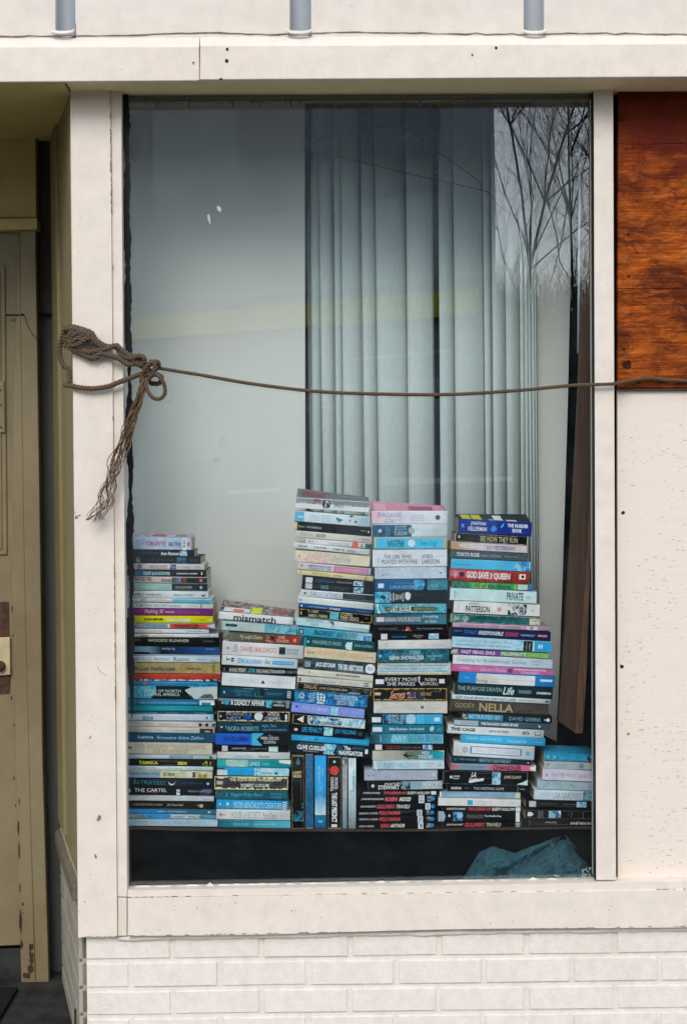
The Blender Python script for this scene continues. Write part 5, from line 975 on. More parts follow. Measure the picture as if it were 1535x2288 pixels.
stack('fourth stack from left', [
(829.5,1000,1141.6,1141.6,29,'D4D0D8','pink-and-white thick paperback with curled pink cover',[G(0,.22,'D8A8B8','D4C8D0'),T('BHAGAVAD',.085,.4,'7C7CA4',.12,.5),T('GITA',.17,.29,'7C7CA4',.6,.92),T('AS IT IS',.3,.39,'8C8CAC',.62,.76),T('Across the',.54,.68,'8090B0',.28,.4),T('Undiscovered',.52,.7,'8090B0',.46,.58),T('New Territories',.53,.7,'8090B0',.64,.76),D(.87,.5,.19,'2C5464')],dict(curl=.016,top=('D88CA4','C88498'),flip=1,patch=((.05,.2,.1,.8,'D8A4B8'),(.5,.82,.1,.7,'A04C70')))),
(834,998,1171.8,1171.2,27,'D0D4D8','half navy, half white paperback with a grey roundel',[A(0,.52,'0E3C58','1A5A78'),D(.09,.5,.13,W),D(.09,.5,.06,'1A5A78'),T('HQ BEST',.17,.24,'5C98AC',.15,.85,0,0,3),T('SCOTT',.29,.45,'B8D0D4',.12,.46),T('TUROW',.28,.46,'B8D0D4',.54,.86),D(.52,.48,.26,'98A4A8'),T('Personal Injuries',.57,.96,'A8BCCC',.3,.66,1)]),
(835,997,1201,1200.4,25.5,'CCBCA0','bright cyan paperback inside cream borders',[B(.03,.96,'44B4D8',.06,.97),T('LAVYRLE',.19,.42,'28504C',.22,.52,0,1),T('SPENCER',.19,.42,'28504C',.5,.82,0,1),D(.52,.5,.32,'D0D8D4'),T('Sweet Song',.62,.85,'2C6870',.25,.85,1)]),
(832,998,1228,1226.6,39,('CCCCDA','D4D4E0'),'very thick white paperback with black two-line title',[T('THE GIRL WHO',.155,.525,'1E242C',.3,.52),T('PLAYED WITH FIRE',.13,.605,'1E242C',.58,.82),T('STIEG',.665,.81,'1E242C',.3,.52),T('LARSSON',.665,.9,'1E242C',.58,.82),T('QUERCUS',.07,.085,'5C7080',.35,.8,0,0,3),B(.87,.96,'A0A8B8',.38,.41)]),
(837,997,1268.3,1266.5,25.5,('B4BCC8','C0C8D0'),'plain grey-white paperback with two tiny dark marks',[T('I',.04,.045,'4C5460',.4,.65),T('ps',.1,.18,'6C7480',.55,.75,1),P([(.9,.42),(.94,.5),(.92,.6)],'28303C')]),
(838,999,1295,1293.6,24,'0E5888','blue paperback with a white-blue burst at the middle',[B(.04,.12,'C8DCE8',.35,.75),T('NEW YORK TIMES BESTSELLER',.28,.54,'6CA0C0',.28,.38),T('CARLA NEGGERS',.2,.58,'90B8CC',.52,.8),A(.54,.71,'58B8DC','1C6C98'),P([(.68,0),(.72,0),(.72,1),(.66,1),(.69,.5)],'0C141C'),A(.71,1,'1C6478','348090'),T('THE COVE',.76,.88,'88B4C0',.4,.7)]),
(837.5,998,1321,1320.5,28,'0C0E10','black paperback with teal swirls and rotated white words',[A(0,.22,'1C7C9C','5CB4CC'),P([(.06,.5),(.12,.3),(.17,.5),(.12,.65)],'10202C'),T('TOR',.15,.17,W,.3,.7,0,1,3),T('JACK',.21,.235,W,.2,.75,0,1,3),T('VANCE',.245,.27,W,.15,.8,0,1,3),T('ECCE',.285,.31,W,.25,.7,0,1,3),T('AND',.315,.335,W,.3,.65,0,1,3),T('OLD',.345,.37,W,.3,.65,0,1,3),T('EARTH',.38,.4,W,.15,.8,0,1,3),P([(.42,.15),(.46,.05),(.5,.25),(.49,.6),(.46,.75),(.42,.55)],'D4D4D8')]),
(837,997,1350,1348.8,20,('2C8CA8','6CB0BC'),'teal watery paperback with brown title band',[P([(.02,.0),(.06,0),(.05,.5),(.08,1),(.05,1),(.03,.5)],'C8D4D0'),B(.145,.85,'4C3C20',.3,.72),T('The',.16,.205,'E0D8B8',.4,.62,1),T('LAST ROGUE',.22,.51,'E8E0C8',.26,.78,0,1),T('DEBORAH SIMMONS',.55,.83,'C8A85C',.38,.64)]),
(834,997,1371.8,1370.4,24,('4C5458','2C4C58'),'slate paperback with overlapping white serif words',[G(.5,1,'3C5C68','3C7888'),S(.04,.15,.3,.7,'D0C8C8'),B(.045,.07,'C84C3C',.36,.64),B(.08,.11,'3C7CB0',.36,.64),T('BARBARA TAYLOR BRADFORD',.165,.65,'A8BCC4',.3,.72,0,1),T('Everything',.67,.88,'D0D8D4',.14,.44,1),T('to Gain',.7,.86,'D0D8D4',.55,.8,1)]),
(832,999,1397.3,1396.6,16,'0A0A0C','black paperback with small red petals and spaced white words',[T('ANGELA JOHNSON',.08,.33,'8C8C8C',.38,.6),A(.4,.45,'0A0A0C','8C2C30',.2,.8),P([(.46,.2),(.49,.2),(.52,.8),(.46,.7)],'C83C2C'),P([(.44,.7),(.47,.15),(.48,.75)],'D8C8C8'),T('the first part last',.59,.94,'9C9CA0',.32,.62)]),
(843,1002,1414.8,1413.8,15,'0C0D10','black paperback with rose-and-white label at left',[S(.05,.14,.1,.95,'D8D0CC'),B(.055,.1,'B04C64',.12,.8),T('DONNA RICHARDS',.2,.41,'2878C4',.45,.68,0,1),T('Sweet Dreams',.5,.64,'B8B8B8',.25,.5,1),T('Tonight',.53,.61,'B8B8B8',.6,.8,1),A(.72,.86,'7CB0D0','D0DCE4',.1,1)]),
(845,1008,1430.8,1429,21,'D8D0CC','plain pinkish white paperback',[T('The Tenth',.08,.14,'B8B0B0',.3,.75,0,0,3),T('Barbara Dawson Smith',.58,.9,'BCB0AC',.4,.7)]),
(843,1003,1452.2,1451,28,('14485A','2C6C7C'),'teal cloudy paperback with bold white author name',[A(.45,.6,'5C9CA8','1C5060'),A(.0,.2,'1C7C9C','0C3040',0,.6),T('HQ',.02,.06,W,.4,.6,0,1,3),T('NEW YORK TIMES BESTSELLING AUTHOR',.2,.64,'7CA4AC',.3,.38),T('GENA SHOWALTER',.165,.65,'D8E8EC',.46,.78,0,1),T('THE',.76,.79,'A8C4C8',.26,.34),T('DARKEST',.7,.91,'A8C4C8',.42,.6),T('LIE',.74,.8,'A8C4C8',.66,.82)]),
(843,1007,1481,1480.4,27,('C0C8CC','A8BCC4'),'white-blue paperback with ragged tan edges and teal lines',[E('C8AC80',2.4),B(.02,.95,'3C88A0',.66,.72),B(.12,.95,'4C90A4',.2,.26),T('TO PROTECT AND SERVE WITH LOVE',.02,.86,'5C8494',.38,.6,1),B(.87,.875,'3C88A0',.2,.75),A(.89,.95,'8CB8C8','C0D0D4',.3,.6)]),
(834,997,1509,1508.8,27,'0B0B0C','black paperback with large white capitals and white stickers',[S(.03,.145,.32,.7,'D0D4D8'),B(.08,.1,'3C98CC',.3,.66),T('EVERY MOVE',.165,.6,'E4DCD0',.18,.48),T('SHE MAKES',.19,.57,'E4DCD0',.54,.84),P([(.615,.1),(.64,.1),(.63,.45),(.67,.8),(.66,.85),(.62,.5)],'E4DCD8'),T('ROBIN',.71,.86,'D8D0C4',.22,.46),T('BURCELL',.67,.89,'D8D0C4',.54,.8),S(.9,.975,.3,.65,'D0CCC8')]),
(834,998,1537,1537,27,'121214','black worn paperback with gilt edges and salmon script title',[E('B8924C',1.4),G(.4,.7,'161A20','2C3038'),B(.02,.1,'C8A8A0',.36,.58),T('Secrets',.22,.42,'D88C74',.2,.85,1,1),A(.46,.57,'2C2C3C','C8A0B0',.3,.8),T('RIPLEY ANNE',.64,.78,'C8A064',.35,.6,1),T('JANE FEATHER HISTORICAL',.79,.92,'8090A0',.25,.33)]),
(835,999,1566,1566,27,('D0C8BC','C8C0B4'),'cream paperback with a faint outlined title frame',[B(.08,.93,'B4B0B0',.24,.26),B(.08,.93,'B4B0B0',.72,.74),T('Grandfather Clause',.11,.58,'B0A8B4',.35,.66,1),D(.66,.5,.14,'6C6864'),T('Ransom',.72,.9,'BCB4B4',.38,.64,1)]),
(826,988,1594.8,1594.8,23,'0E1A24','black and cyan paperback with white stickers at both ends',[B(.5,1,'34A4D0'),A(.18,.5,'0C1820','3C8CB8'),D(.565,.5,.46,'A8C8D4'),A(.53,.62,'D0DCE0','78A8C0',.15,.85),S(.03,.155,.32,.8,'D0D4D8'),B(.08,.1,'3C98CC',.3,.74),T('TWELVE',.26,.4,'90B4C8',.1,.9,0,1,3),T('HOLE',.41,.47,'90B4C8',.1,.95,0,1,3),T('LISTS',.66,.74,'84CCE4',.08,.9,0,0,3),S(.89,.965,.35,.7,'C8DCE4')]),
(832,991,1619,1619,19,('146478','1C7488'),'teal paperback with white title and white label',[S(.0,.135,.3,.8,'D4D4D4'),T('Baby Business',.24,.49,'D8E8E8',.35,.7,0,1),T('Brenda Novak',.52,.73,'B8D0D4',.35,.62,0,1),P([(.8,.4),(.84,.1),(.87,.4),(.84,.8),(.81,.7)],'A8C8CC'),T('4057',.92,.97,'78A8B4',.38,.65)]),
(828,990,1639.3,1639,22.5,('1C6478','3C8CA0'),'teal paperback lightening rightward with tall condensed capitals',[G(0,.3,'10303C','3C8CA4'),G(.3,1,'5CA4B8','6CB0C0'),T('WARNER',.13,.15,'B8D8E0',.15,.85,0,0,3),T('ENVY',.28,.48,'A8D4E0',.2,.8,1),T('SANDRA BROWN',.51,.97,'3884A0',.12,.84,0,1)]),
(831,991,1663,1663,13,'0D0D10','thin black paperback with red lettering and red-white label',[S(.045,.14,.05,.95,'D4CCC8'),B(.048,.1,'C03434',.1,.8),T('ZURI DAY',.2,.39,'B83434',.25,.8),T('Secretive',.42,.53,'2C6488',.35,.7,1),T('KISS & TELL',.57,.68,'A83C44',.4,.68),A(.71,.84,'C8D4E4','3C7CC0',.0,.95)]),
(832,992,1677.2,1676.4,21.5,'B8B4A4','cream-to-teal paperback with crossed black arrow shapes',[E('C0B080',.5),G(0,.5,'BCB8A8','8C8C80'),G(.5,.78,'6C6C5C','3C8484'),G(.78,1,'1C8C98','1CA0B4'),P([(.42,.5),(.5,.1),(.48,.45),(.6,.55),(.49,.62),(.53,.95)],'20201C'),T('TRINITIES',.14,.38,'A8A498',.2,.8),T('NICK',.69,.8,'F0EADC',.1,.42,0,1),T('TOSCHES',.64,.84,'F0EADC',.5,.86,0,1),P([(.9,0),(1,0),(1,.18),(.95,.14)],'D8D8D0')]),
(833,992,1700,1698.5,20.5,'B0C8D4','pale blue paperback with grey-blue outlined title',[P([(.02,.0),(.06,0),(.05,.5),(.07,1),(.03,1)],'D4DCE0'),G(.3,1,'B4CCD8','C4CCD0'),T('FLINT HILLS',.16,.5,'7C98A8',.22,.78),T('BRIDE',.51,.65,'90A4B0',.25,.78),T('CASSANDRA',.7,.85,'7C98A8',.25,.42),T('AUSTIN',.73,.82,'7C98A8',.55,.72),A(.9,.97,'B8CCD4','8CA4B0',.25,.65)]),
(814,977,1720.5,1718.8,24,('A0A4B4','ACACB8'),'lavender-grey paperback with tiny rotated marks',[B(0,.1,'B898A8',0,.06),P([(.05,.45),(.08,.55),(.05,.6)],'3C3C4C'),P([(.11,.45),(.14,.5),(.11,.58)],'3C3C4C'),B(.205,.21,'7C7C8C',.1,.9),T('DK',.15,.17,'7C8494',.2,.85,0,0,3),B(.93,.965,'C4C4CC',.35,.65)]),
(823,988,1746,1743.3,21.5,'0E0F11','paperback half black and half grey with white lettering',[G(.44,.56,'2C3838','8C9CA0'),A(.44,.58,'0E1416','7C9098'),B(.57,1,'98A4A8'),A(.57,.7,'98A4A8','7CA0AC'),D(.06,.5,.18,'B8B8B8'),T('mariah',.22,.43,'F0F0F0',.1,.44),T('STEWART',.13,.42,'F0F0F0',.46,.9,0,1),T('MERCY',.72,.93,'C4D4DC',.14,.86,1)]),
(802,975,1767,1767,9.5,'0C0E11','black paperback with one-line red and white slanted title',[T('WASHINGTON IRVING',.05,.27,'C8C4C0',.3,.75,1,1),T('THE LEGEND OF',.31,.6,'D85058',.15,.85,1,1),T('SLEEPY HOLLOW',.62,.91,'E8DCC8',.15,.85,1,1),S(.93,.995,.05,.9,'C8CCD0')]),
(799,977,1776.5,1776.5,18,'0C0E12','thicker black paperback with red and white title, tall label',[T('J.WALKER McSPADDEN',.04,.32,'C8C4C0',.38,.68,1,1),T('ROBIN',.34,.49,'DC5464',.24,.78,1,2),T('HOOD',.52,.66,'E8DCC8',.24,.78,1,2),S(.765,.835,.0,1,'C8CCD4','OZ','222230',1),A(.87,.92,'8C9090','2C3034',.1,.8),D(.94,.4,.3,'2C78B0')]),
(798,977,1795,1794.5,15,'0C0E12','black paperback with longer red word before white word',[T('JONATHAN SWIFT',.04,.23,'C8C4C0',.36,.7,1,1),T("GULLIVER'S",.24,.46,'DC5050',.18,.8,1,1),T('TRAVELS',.48,.65,'E8DCC8',.2,.78,1,1),S(.85,.91,.0,.95,'D8DCE0','OH','222230',1),D(.94,.45,.33,'2C78B0')]),
(797,976,1810,1809.5,14,'0C0E12','black paperback with only a red name, upper twin',[T('ELEANOR H. PORTER',.03,.26,'B8B4B0',.4,.72,1,1),T('POLLYANNA',.275,.54,'DC5050',.18,.82,1,1),S(.75,.815,0,1,'C8CCD4','OH','222230',1),A(.87,.92,'8C9090','2C3034',.1,.8),D(.94,.45,.33,'2C78B0')]),
(797,976,1823.8,1823.3,14,'0C0E12','black paperback with only a red name, lower twin',[T('ELEANOR H. PORTER',.03,.26,'B8B4B0',.35,.68,1,1),T('POLLYANNA',.275,.54,'DC5050',.18,.82,1,1),S(.76,.825,0,1,'C8CCD4','OL','222230',1),A(.87,.92,'8C9090','2C3034',.1,.8),D(.94,.45,.33,'2C78B0')]),
(796,975,1837.6,1837.2,14.5,'0C0E12','black paperback with short red and white title',[T('ALICE M. HADFIELD',.03,.22,'B8B4B0',.45,.75,1,1),T('KING',.3,.405,'DC5050',.22,.82,1,1),T('ARTHUR',.42,.6,'E8DCC8',.22,.8,1,1),S(.77,.835,.0,1,'C8CCD4','JR','222230',1),A(.87,.92,'8C9090','2C3034',.1,.8),D(.94,.45,.33,'2C78B0')]),
])
stack('fifth stack from left', [
(1024,1188,1159,1168,27,'0C2C84','royal blue paperback with white capitals and dark stickered cover',[T('K',.05,.09,'8CA4D0',.35,.6,0,2),T('JONATHAN',.17,.375,'E8ECF4',.14,.44,0,1),T('KELLERMAN',.14,.39,'E8ECF4',.5,.8,0,1),P([(.44,.65),(.48,.3),(.53,.6),(.48,.85)],'2C88C8'),P([(.57,.5),(.62,.1),(.61,.4)],'5CB4E0'),T('THE MURDER',.67,.95,'E8ECF4',.16,.42,0,2),T('BOOK',.74,.87,'E8ECF4',.5,.78,0,2)],dict(curl=.013,top=('1C2834','10161E'),flip=-1,d=.115,patch=((.06,.18,.05,.85,'C8BC20'),(.2,.33,.05,.85,'C8BC20'),(.5,.62,.1,.8,'D8DCE0'),(.66,.8,.03,.3,'D0D4D8'),(.42,.48,.02,.2,'D0D4D8')))),
(1017,1179,1190,1199.4,20,'0D110F','black paperback with tall cream title',[E('B8B098',.4),T('O',.04,.07,W,.28,.6,0,2),T('JAMES',.17,.28,'4C3C20',.14,.4),T('PATTERSON',.13,.32,'4C3C20',.5,.78),T('SEE HOW THEY RUN',.345,.86,'C8C098',.2,.82)]),
(1008,1177,1210,1219,17,('D0BCB8','CCB8BC'),'tan to pinkish paperback with white and indigo capitals',[G(0,.35,'B88858','D0B4A8'),T('WESTERFELD',.105,.43,'ECE0DC',.18,.68,0,1),T('SO YESTERDAY',.47,.855,'5C6CA8',.25,.78,0,1),D(.91,.5,.15,'B8A8A8')]),
(1008,1179,1228.4,1237,19,('4A565C','40494E'),'dark grey paperback with rounded white title',[G(0,.07,'3C5C68','4A565C'),T('TOKYO ROSE',.07,.37,'DCE0DC',.25,.72,0,1),T('Orphan of the Pacific',.385,.65,'B0B8B8',.4,.68),T('Masayo Duus',.7,.88,'A8B0B0',.45,.6)]),
(1008,1185,1248,1255.6,22,'50B0DC','sky-blue paperback with a darker blue right end',[G(.7,1,'48A8D8','3C9CDC'),A(.8,1,'1C78B8','84C4E0'),T('Sylvia Plumbline',.04,.24,'1C7CA8',.45,.68,1)]),
(1005.6,1183,1271,1279,25.5,'BC3428','red paperback with bold white title and black dot',[G(0,.35,'C85C68','BC3428',0,.6),A(0,1,'A82C20','64241C',.75,1),T('HH',.05,.09,'E0B8C0',.15,.75,0,1),D(.15,.42,.22,'2C1C24'),T('GOD SAVE',.205,.485,'F4ECEC',.12,.72,0,2),T('THE',.5,.54,'F4ECEC',.2,.75,0,1,3),T('QUEEN',.55,.755,'F4ECEC',.16,.8,0,2),T('TALE',.77,.8,'1C0C0C',.15,.8,0,1,3),T('LOT',.82,.85,'1C0C0C',.2,.85,0,1,3),B(.87,.95,'E4DCD4',.18,.62),D(.915,.4,.13,K)]),
(1010,1191,1299,1306,13.5,'3C9C58','green and purple paperback with dark rounded title',[A(0,.24,'3C2C6C','3C7C50'),G(.22,.45,'3C9C50','8CB44C'),B(.26,.42,'84B84C',.2,1),T('All of the Above',.27,.72,'28504C',.12,.85,0,1),A(.76,.8,'54A850','94BC48'),B(.81,.93,'C0C8CC'),B(.94,1,'3C68B4',.2,1)]),
(1006,1199,1313.5,1322,27,('B8D4E4','C4D8E4'),'icy blue paperback with one tall dark word',[T('VISION',.045,.065,'44687C',.25,.8,0,0,3),T('CENTURY',.075,.085,'44687C',.3,.7,0,0,3),T('PRIVATE',.655,.845,'28343C',.16,.78,0,1),T('oo',.88,.93,'708CA0',.4,.6)]),
(1014,1206,1342,1351.3,27,('DCD4CC','D8D0CC'),'cream paperback with bold black name and black-white picture',[T('Vision',.045,.06,'808080',.35,.75,0,0,3),T('JAMES',.17,.29,'1A1A1A',.1,.3),T('PATTERSON',.14,.42,'101010',.34,.86,0,1),D(.53,.55,.22,'E4B4B0'),D(.53,.55,.1,'D8989C'),A(.63,.85,'101820','DCE0E4'),T('oo',.9,.94,'7C7C80',.4,.6)]),
(1007,1207,1370.5,1379,19.5,('1C5458','2C6C6C'),'battered dark teal hardback with frayed ends',[E('98A89C',1.0),A(0,.2,'2C6C6C','A8B0A0',.2,1),A(.88,1,'C8C0A8','4C6C64',.2,1),T('- LEARNING TO SAIL',.23,.75,'0C2C30',.15,.55,0,1)]),
(1011,1229,1391,1400.5,10,'C8A0B0','thin pink-lavender paperback with dark serif capitals',[T('A HORSE CALLED STARFIRE',.08,.48,'5C4454',.3,.75),T('BORCHSENIUS',.52,.7,'5C4454',.32,.72),B(.76,.87,'D8C4C4'),D(.81,.5,.3,'7C6C74')]),
(1007,1230,1401.5,1413,19.5,'10244C','navy paperback with blue, white and red slanted title',[T('THE BOOK OF',.03,.11,'A8B4D0',.3,.42,1),T('TOTALLY',.125,.26,'2C78B8',.22,.62,1,1),T('IRRESPONSIBLE',.275,.52,'E4E4EC',.22,.66,1,1),T('SCIENCE',.54,.67,'C83C54',.22,.66,1,1),T('CONNOLLY',.7,.84,'A0ACC8',.36,.58,0,1),B(.87,.965,'D87088',.34,.56)]),
(1010,1232,1421.8,1434,25,('A4C4DC','B0CCDC'),'pale blue paperback with black block and cyan end',[T('Learning to Breathe Fire',.04,.6,'84A8C4',.15,.5,1),T("ONE WOMAN'S JOURNEY OF SPIRIT AND SURVIVAL",.04,.6,'2C5068',.62,.78),A(.64,.72,'60B4D0','B4CCD4',0,1),B(.72,.81,'101414'),T('alison',.745,.755,'C8D0D0',.2,.85,0,0,3),T('wright',.775,.79,'C8D0D0',.2,.85,0,0,3),B(.83,1,'2098CC'),T('H',.87,.91,'E4ECF0',.28,.68,0,2)]),
(1008,1225,1448,1459,14,'702C84','purple and green paperback with white capitals',[A(0,.085,'B8B4A8','3C3428'),T('FAST FENG SHUI',.105,.45,'F0E4F0',.2,.76,0,1),T('for',.455,.495,'9C6CA8',.3,.7,1),B(.505,1,'4C8438'),G(.75,1,'6CA44C','84B85C'),T('PROSPERITY',.515,.77,'E4ECD0',.22,.78,0,1),T('Stasney',.8,.9,'C8D8A0',.35,.65,1)]),
(1012,1234,1462.5,1474,21.5,'CCD0DC','white-to-grey paperback with blue serif title',[G(0,1,'DCE0E4','B0BCCC'),T('Coaching for Breakthrough Success',.04,.74,'4C84A4',.28,.76),T('CANFIELD',.78,.89,'6C8CA0',.2,.38),T('CHEE',.8,.86,'6C8CA0',.52,.7)]),
(1009,1236,1484.5,1496,16.5,('BC5C90','C46C9C'),'pink-magenta paperback with white lettering',[T('nymphenburger',.07,.18,'E8B0C8',.25,.6,0,1),T('Gabriele Mandel',.28,.53,'E8B8D0',.25,.72,1),B(.55,.6,'6C3C74',.2,.85),T('DAS JAPANISCHE',.62,.93,'F0D0DC',.12,.48,0,1),T('ALPHABET',.68,.86,'F0D0DC',.58,.9)]),
(1026,1240,1501.2,1512,24,'1C88D0','bright blue paperback with a long white centre panel',[T('Taylor',.05,.11,'90C8EC',.4,.62,1),G(.18,.79,'D8CCB8','E0E0E8',.02,.95),B(.18,.79,'A0ACD0',.5,.54),T('Biology',.185,.3,'343C50',.56,.9),T('SECOND EDITION',.325,.43,'7C84A0',.66,.8),B(.845,.97,'D0DCD8',.3,.5)]),
(1016,1235,1525.5,1537,26,'0F2C34','dark green-navy hardback with wide pale serif title',[A(0,.22,'0F2C34','2C4448',.75,1),T('THE PURPOSE DRIVEN',.03,.48,'98B0B0',.24,.6),T('Life',.49,.6,'C8D4D4',.14,.8,1,1),T('WARREN',.65,.78,'98B0B0',.34,.64),T('ZONDERVAN',.83,.98,'C8D0D0',.42,.62,1,2)]),
(1010,1228,1551.5,1563,11.5,'DCDCDC','thin white paperback with blue slanted capitals',[T('GET YOUR BRAIN IN THE FAST LANE',.035,.65,'286C94',.22,.76,1,1),T('Michael Gelb & Howard Kahn, M.D.',.68,.86,'6C7074',.25,.65),B(.955,.99,'343438',.3,.7)]),
(1008,1225,1563.5,1574,29,('4C443E','403A36'),'thick grey-brown hardback with gold outlined title',[T('GODEY',.04,.24,'A09068',.22,.6),T('NELLA',.29,.64,'A4946C',.14,.82,0,1),B(.0,1,'221E1C',.85,1)]),
(1034,1233,1592.5,1602,14.5,'12242C','teal and black paperback with wide pale-blue capitals',[A(0,.05,'C8BCA8','2C3C44'),G(.05,.45,'2C7898','3C88A4'),T('BETRAYED BY',.07,.43,'90C4D4',.2,.78,0,1),T('DAVID GIVENS',.52,.87,'7CA8B4',.25,.8),D(.955,.5,.26,'D8DCDC'),D(.92,.5,.1,'D8DCDC')]),
(1015,1228,1607.2,1618,12.5,'3C5C6C','grey and slate paperback with compact white capitals',[B(0,.25,'A8B0B8'),T('Inamoto',.07,.22,'889098',.3,.7),T('THE DIALOGUE COMICS OF AGE',.28,.67,'D8E0E4',.25,.72,0,2),P([(.88,.3),(.91,.55),(.89,.75)],W)]),
(1000,1215,1620,1632,20,'DCDAE0','white paperback with bold black two-word title',[T('THE CAGE',.035,.29,'1C2028',.22,.62,0,2),T('GORDON WEISS',.43,.635,'3C4048',.36,.58,0,1),T('ii!i',.78,.85,'28304C',.24,.66,0,1),B(.905,.97,'343C5C',.28,.68),B(.912,.963,'DCDAE0',.34,.55)]),
(1030,1218,1642,1651,16.5,'38A8D8','cyan paperback with small white serif capitals',[T('WOMEN GIVE PROBLEMS',.06,.49,'A8DCEC',.2,.6),T('PAM NADON',.55,.77,'C0E4F0',.35,.7,1),T('JONATHAN CAPE',.84,.96,'B8DCE8',.45,.62,1)]),
(1014,1194,1658.6,1669,31,'DCDCE4','thick white paperback with ornate blue title frame',[D(.145,.5,.2,'8090B0'),D(.145,.5,.16,'DCDCE4'),B(.21,.84,'5C84B4',.2,.26),B(.21,.84,'5C84B4',.72,.78),B(.205,.225,'5C84B4',.26,.72),B(.825,.845,'5C84B4',.26,.72),T('TALES OF TRUE LOVE',.27,.79,'D0B8B8',.38,.62),B(.9,.945,'50A8CC',.36,.68),B(.03,.033,'A0B0CC',.1,.9),B(.05,.053,'A0B0CC',.1,.9)]),
(1008,1186,1691,1699,14.5,'10303C','dark navy-teal paperback with pale serif title',[D(.05,.5,.32,'24586C'),T('AVI - FLOCA',.11,.31,'7C9CA4',.22,.65),T("ERETH'S BIRTHDAY",.355,.745,'90C0CC',.22,.82),B(.35,.75,'A8C4C8',0,.08),D(.965,.55,.14,W)]),
(1007,1197,1706,1710,13.5,'8094A4','pink and grey-blue paperback with torn white end',[P([(0,0),(0,1),(.11,.5)],'D87C90'),P([(0,0),(.06,.2),(.115,.5),(.06,.85),(0,1)],'D87C90'),T('The Big Sleep',.14,.4,'60788C',.15,.8,1),B(.45,.96,'D8607C'),T('CHANDLER',.495,.83,'181418',.12,.9,0,1),P([(.93,.4),(1,.0),(1,1),(.94,.75)],'DCD8C4')]),
(990,1179,1720.5,1725,31,'0D1013','thick black paperback with cream slanted title, blue photo',[E('5C6468',.3),D(.095,.48,.1,W),D(.095,.48,.04,K),T('WARNER',.12,.2,W,.36,.47,0,1),T('BOOKS',.12,.19,W,.52,.62,0,1),T('L.A.',.33,.39,'F0E4E0',.1,.44,1,2),T('Confidential',.305,.475,'F0E4E0',.5,.72,1,2),P([(.305,.72),(.485,.62),(.48,.5),(.475,.68),(.31,.88)],'E8D8D4'),A(.58,.68,'2C5C80','A8CCE0',.02,.95),T('JAMES ELLROY',.72,.925,'DCCCA8',.3,.56),P([(.87,.9),(.95,.72),(1,.55),(1,.95)],'C8D0D4')]),
(999,1177,1754,1757,13.5,'0F1215','thin black paperback with plain white capitals',[T('RASKIN',.05,.175,'E4E4E0',.28,.7,0,1),B(.215,.27,'2C6064',.4,.58),T('THE WESTING GAME',.33,.71,'B8C4C4',.28,.72),B(.882,.888,'8C9498'),T('PUFFIN',.91,.97,'B8BCBC',.4,.62)]),
(982,1162,1768.5,1770.5,14.5,('7C98AC','88A0B0'),'grey-blue paperback with cream ends',[B(0,.025,'D4D0B8'),B(.945,1,'C8C4A8'),T('CHASING REDBIRD',.1,.5,'B8CCD4',.3,.7)]),
(979,1163,1783.5,1786.5,17.5,('DCD0CC','D8CCC4'),'cream-white paperback with a small blue square',[B(.355,.42,'2C9CC4',.18,.8),T('Gecko Press',.45,.57,'A8B0C4',.22,.46),T('Niner-Niner',.44,.57,'A8B0C4',.55,.78),T('SCHOLASTIC',.87,.96,'9098A0',.4,.55)]),
(988,1163,1802.5,1804,9,'0B0D10','black paperback with one-line red and white title',[T('WASHINGTON IRVING',.05,.29,'C8C4C0',.25,.75,1,1),T('THE LEGEND OF',.32,.61,'D85058',.12,.88,1,1),T('SLEEPY HOLLOW',.63,.92,'E8DCC8',.12,.88,1,1),S(.935,.995,.0,1,'C8CCD0')]),
(979,1161,1812.5,1813.5,23,'0C0F14','black paperback with white wedge end and moon-like blue picture',[P([(0,0),(.065,0),(.09,.5),(.07,1),(0,1)],'98A0AC'),P([(.12,.45),(.135,.28),(.15,.45),(.135,.6)],W),A(.18,.3,'10202C','5C90B8',.02,.95),D(.265,.4,.3,'90B4D0'),T('PENDRAGON',.355,.55,'7C7860',.32,.68),T('The Reality Bug',.565,.77,'D0D4D4',.36,.56,0,1),S(.95,.998,.0,1,'D4D8DC')]),
(988,1163,1837,1836.5,12.5,'0B0D10','black paperback with red and white slanted title',[T('JONATHAN SWIFT',.05,.26,'C8C4C0',.3,.68,1,1),T("GULLIVER'S",.28,.53,'D84850',.12,.85,1,1),T('TRAVELS',.55,.74,'B0A894',.12,.8,1,1),A(.93,.99,'101418','8C9C94',0,.9)]),
])
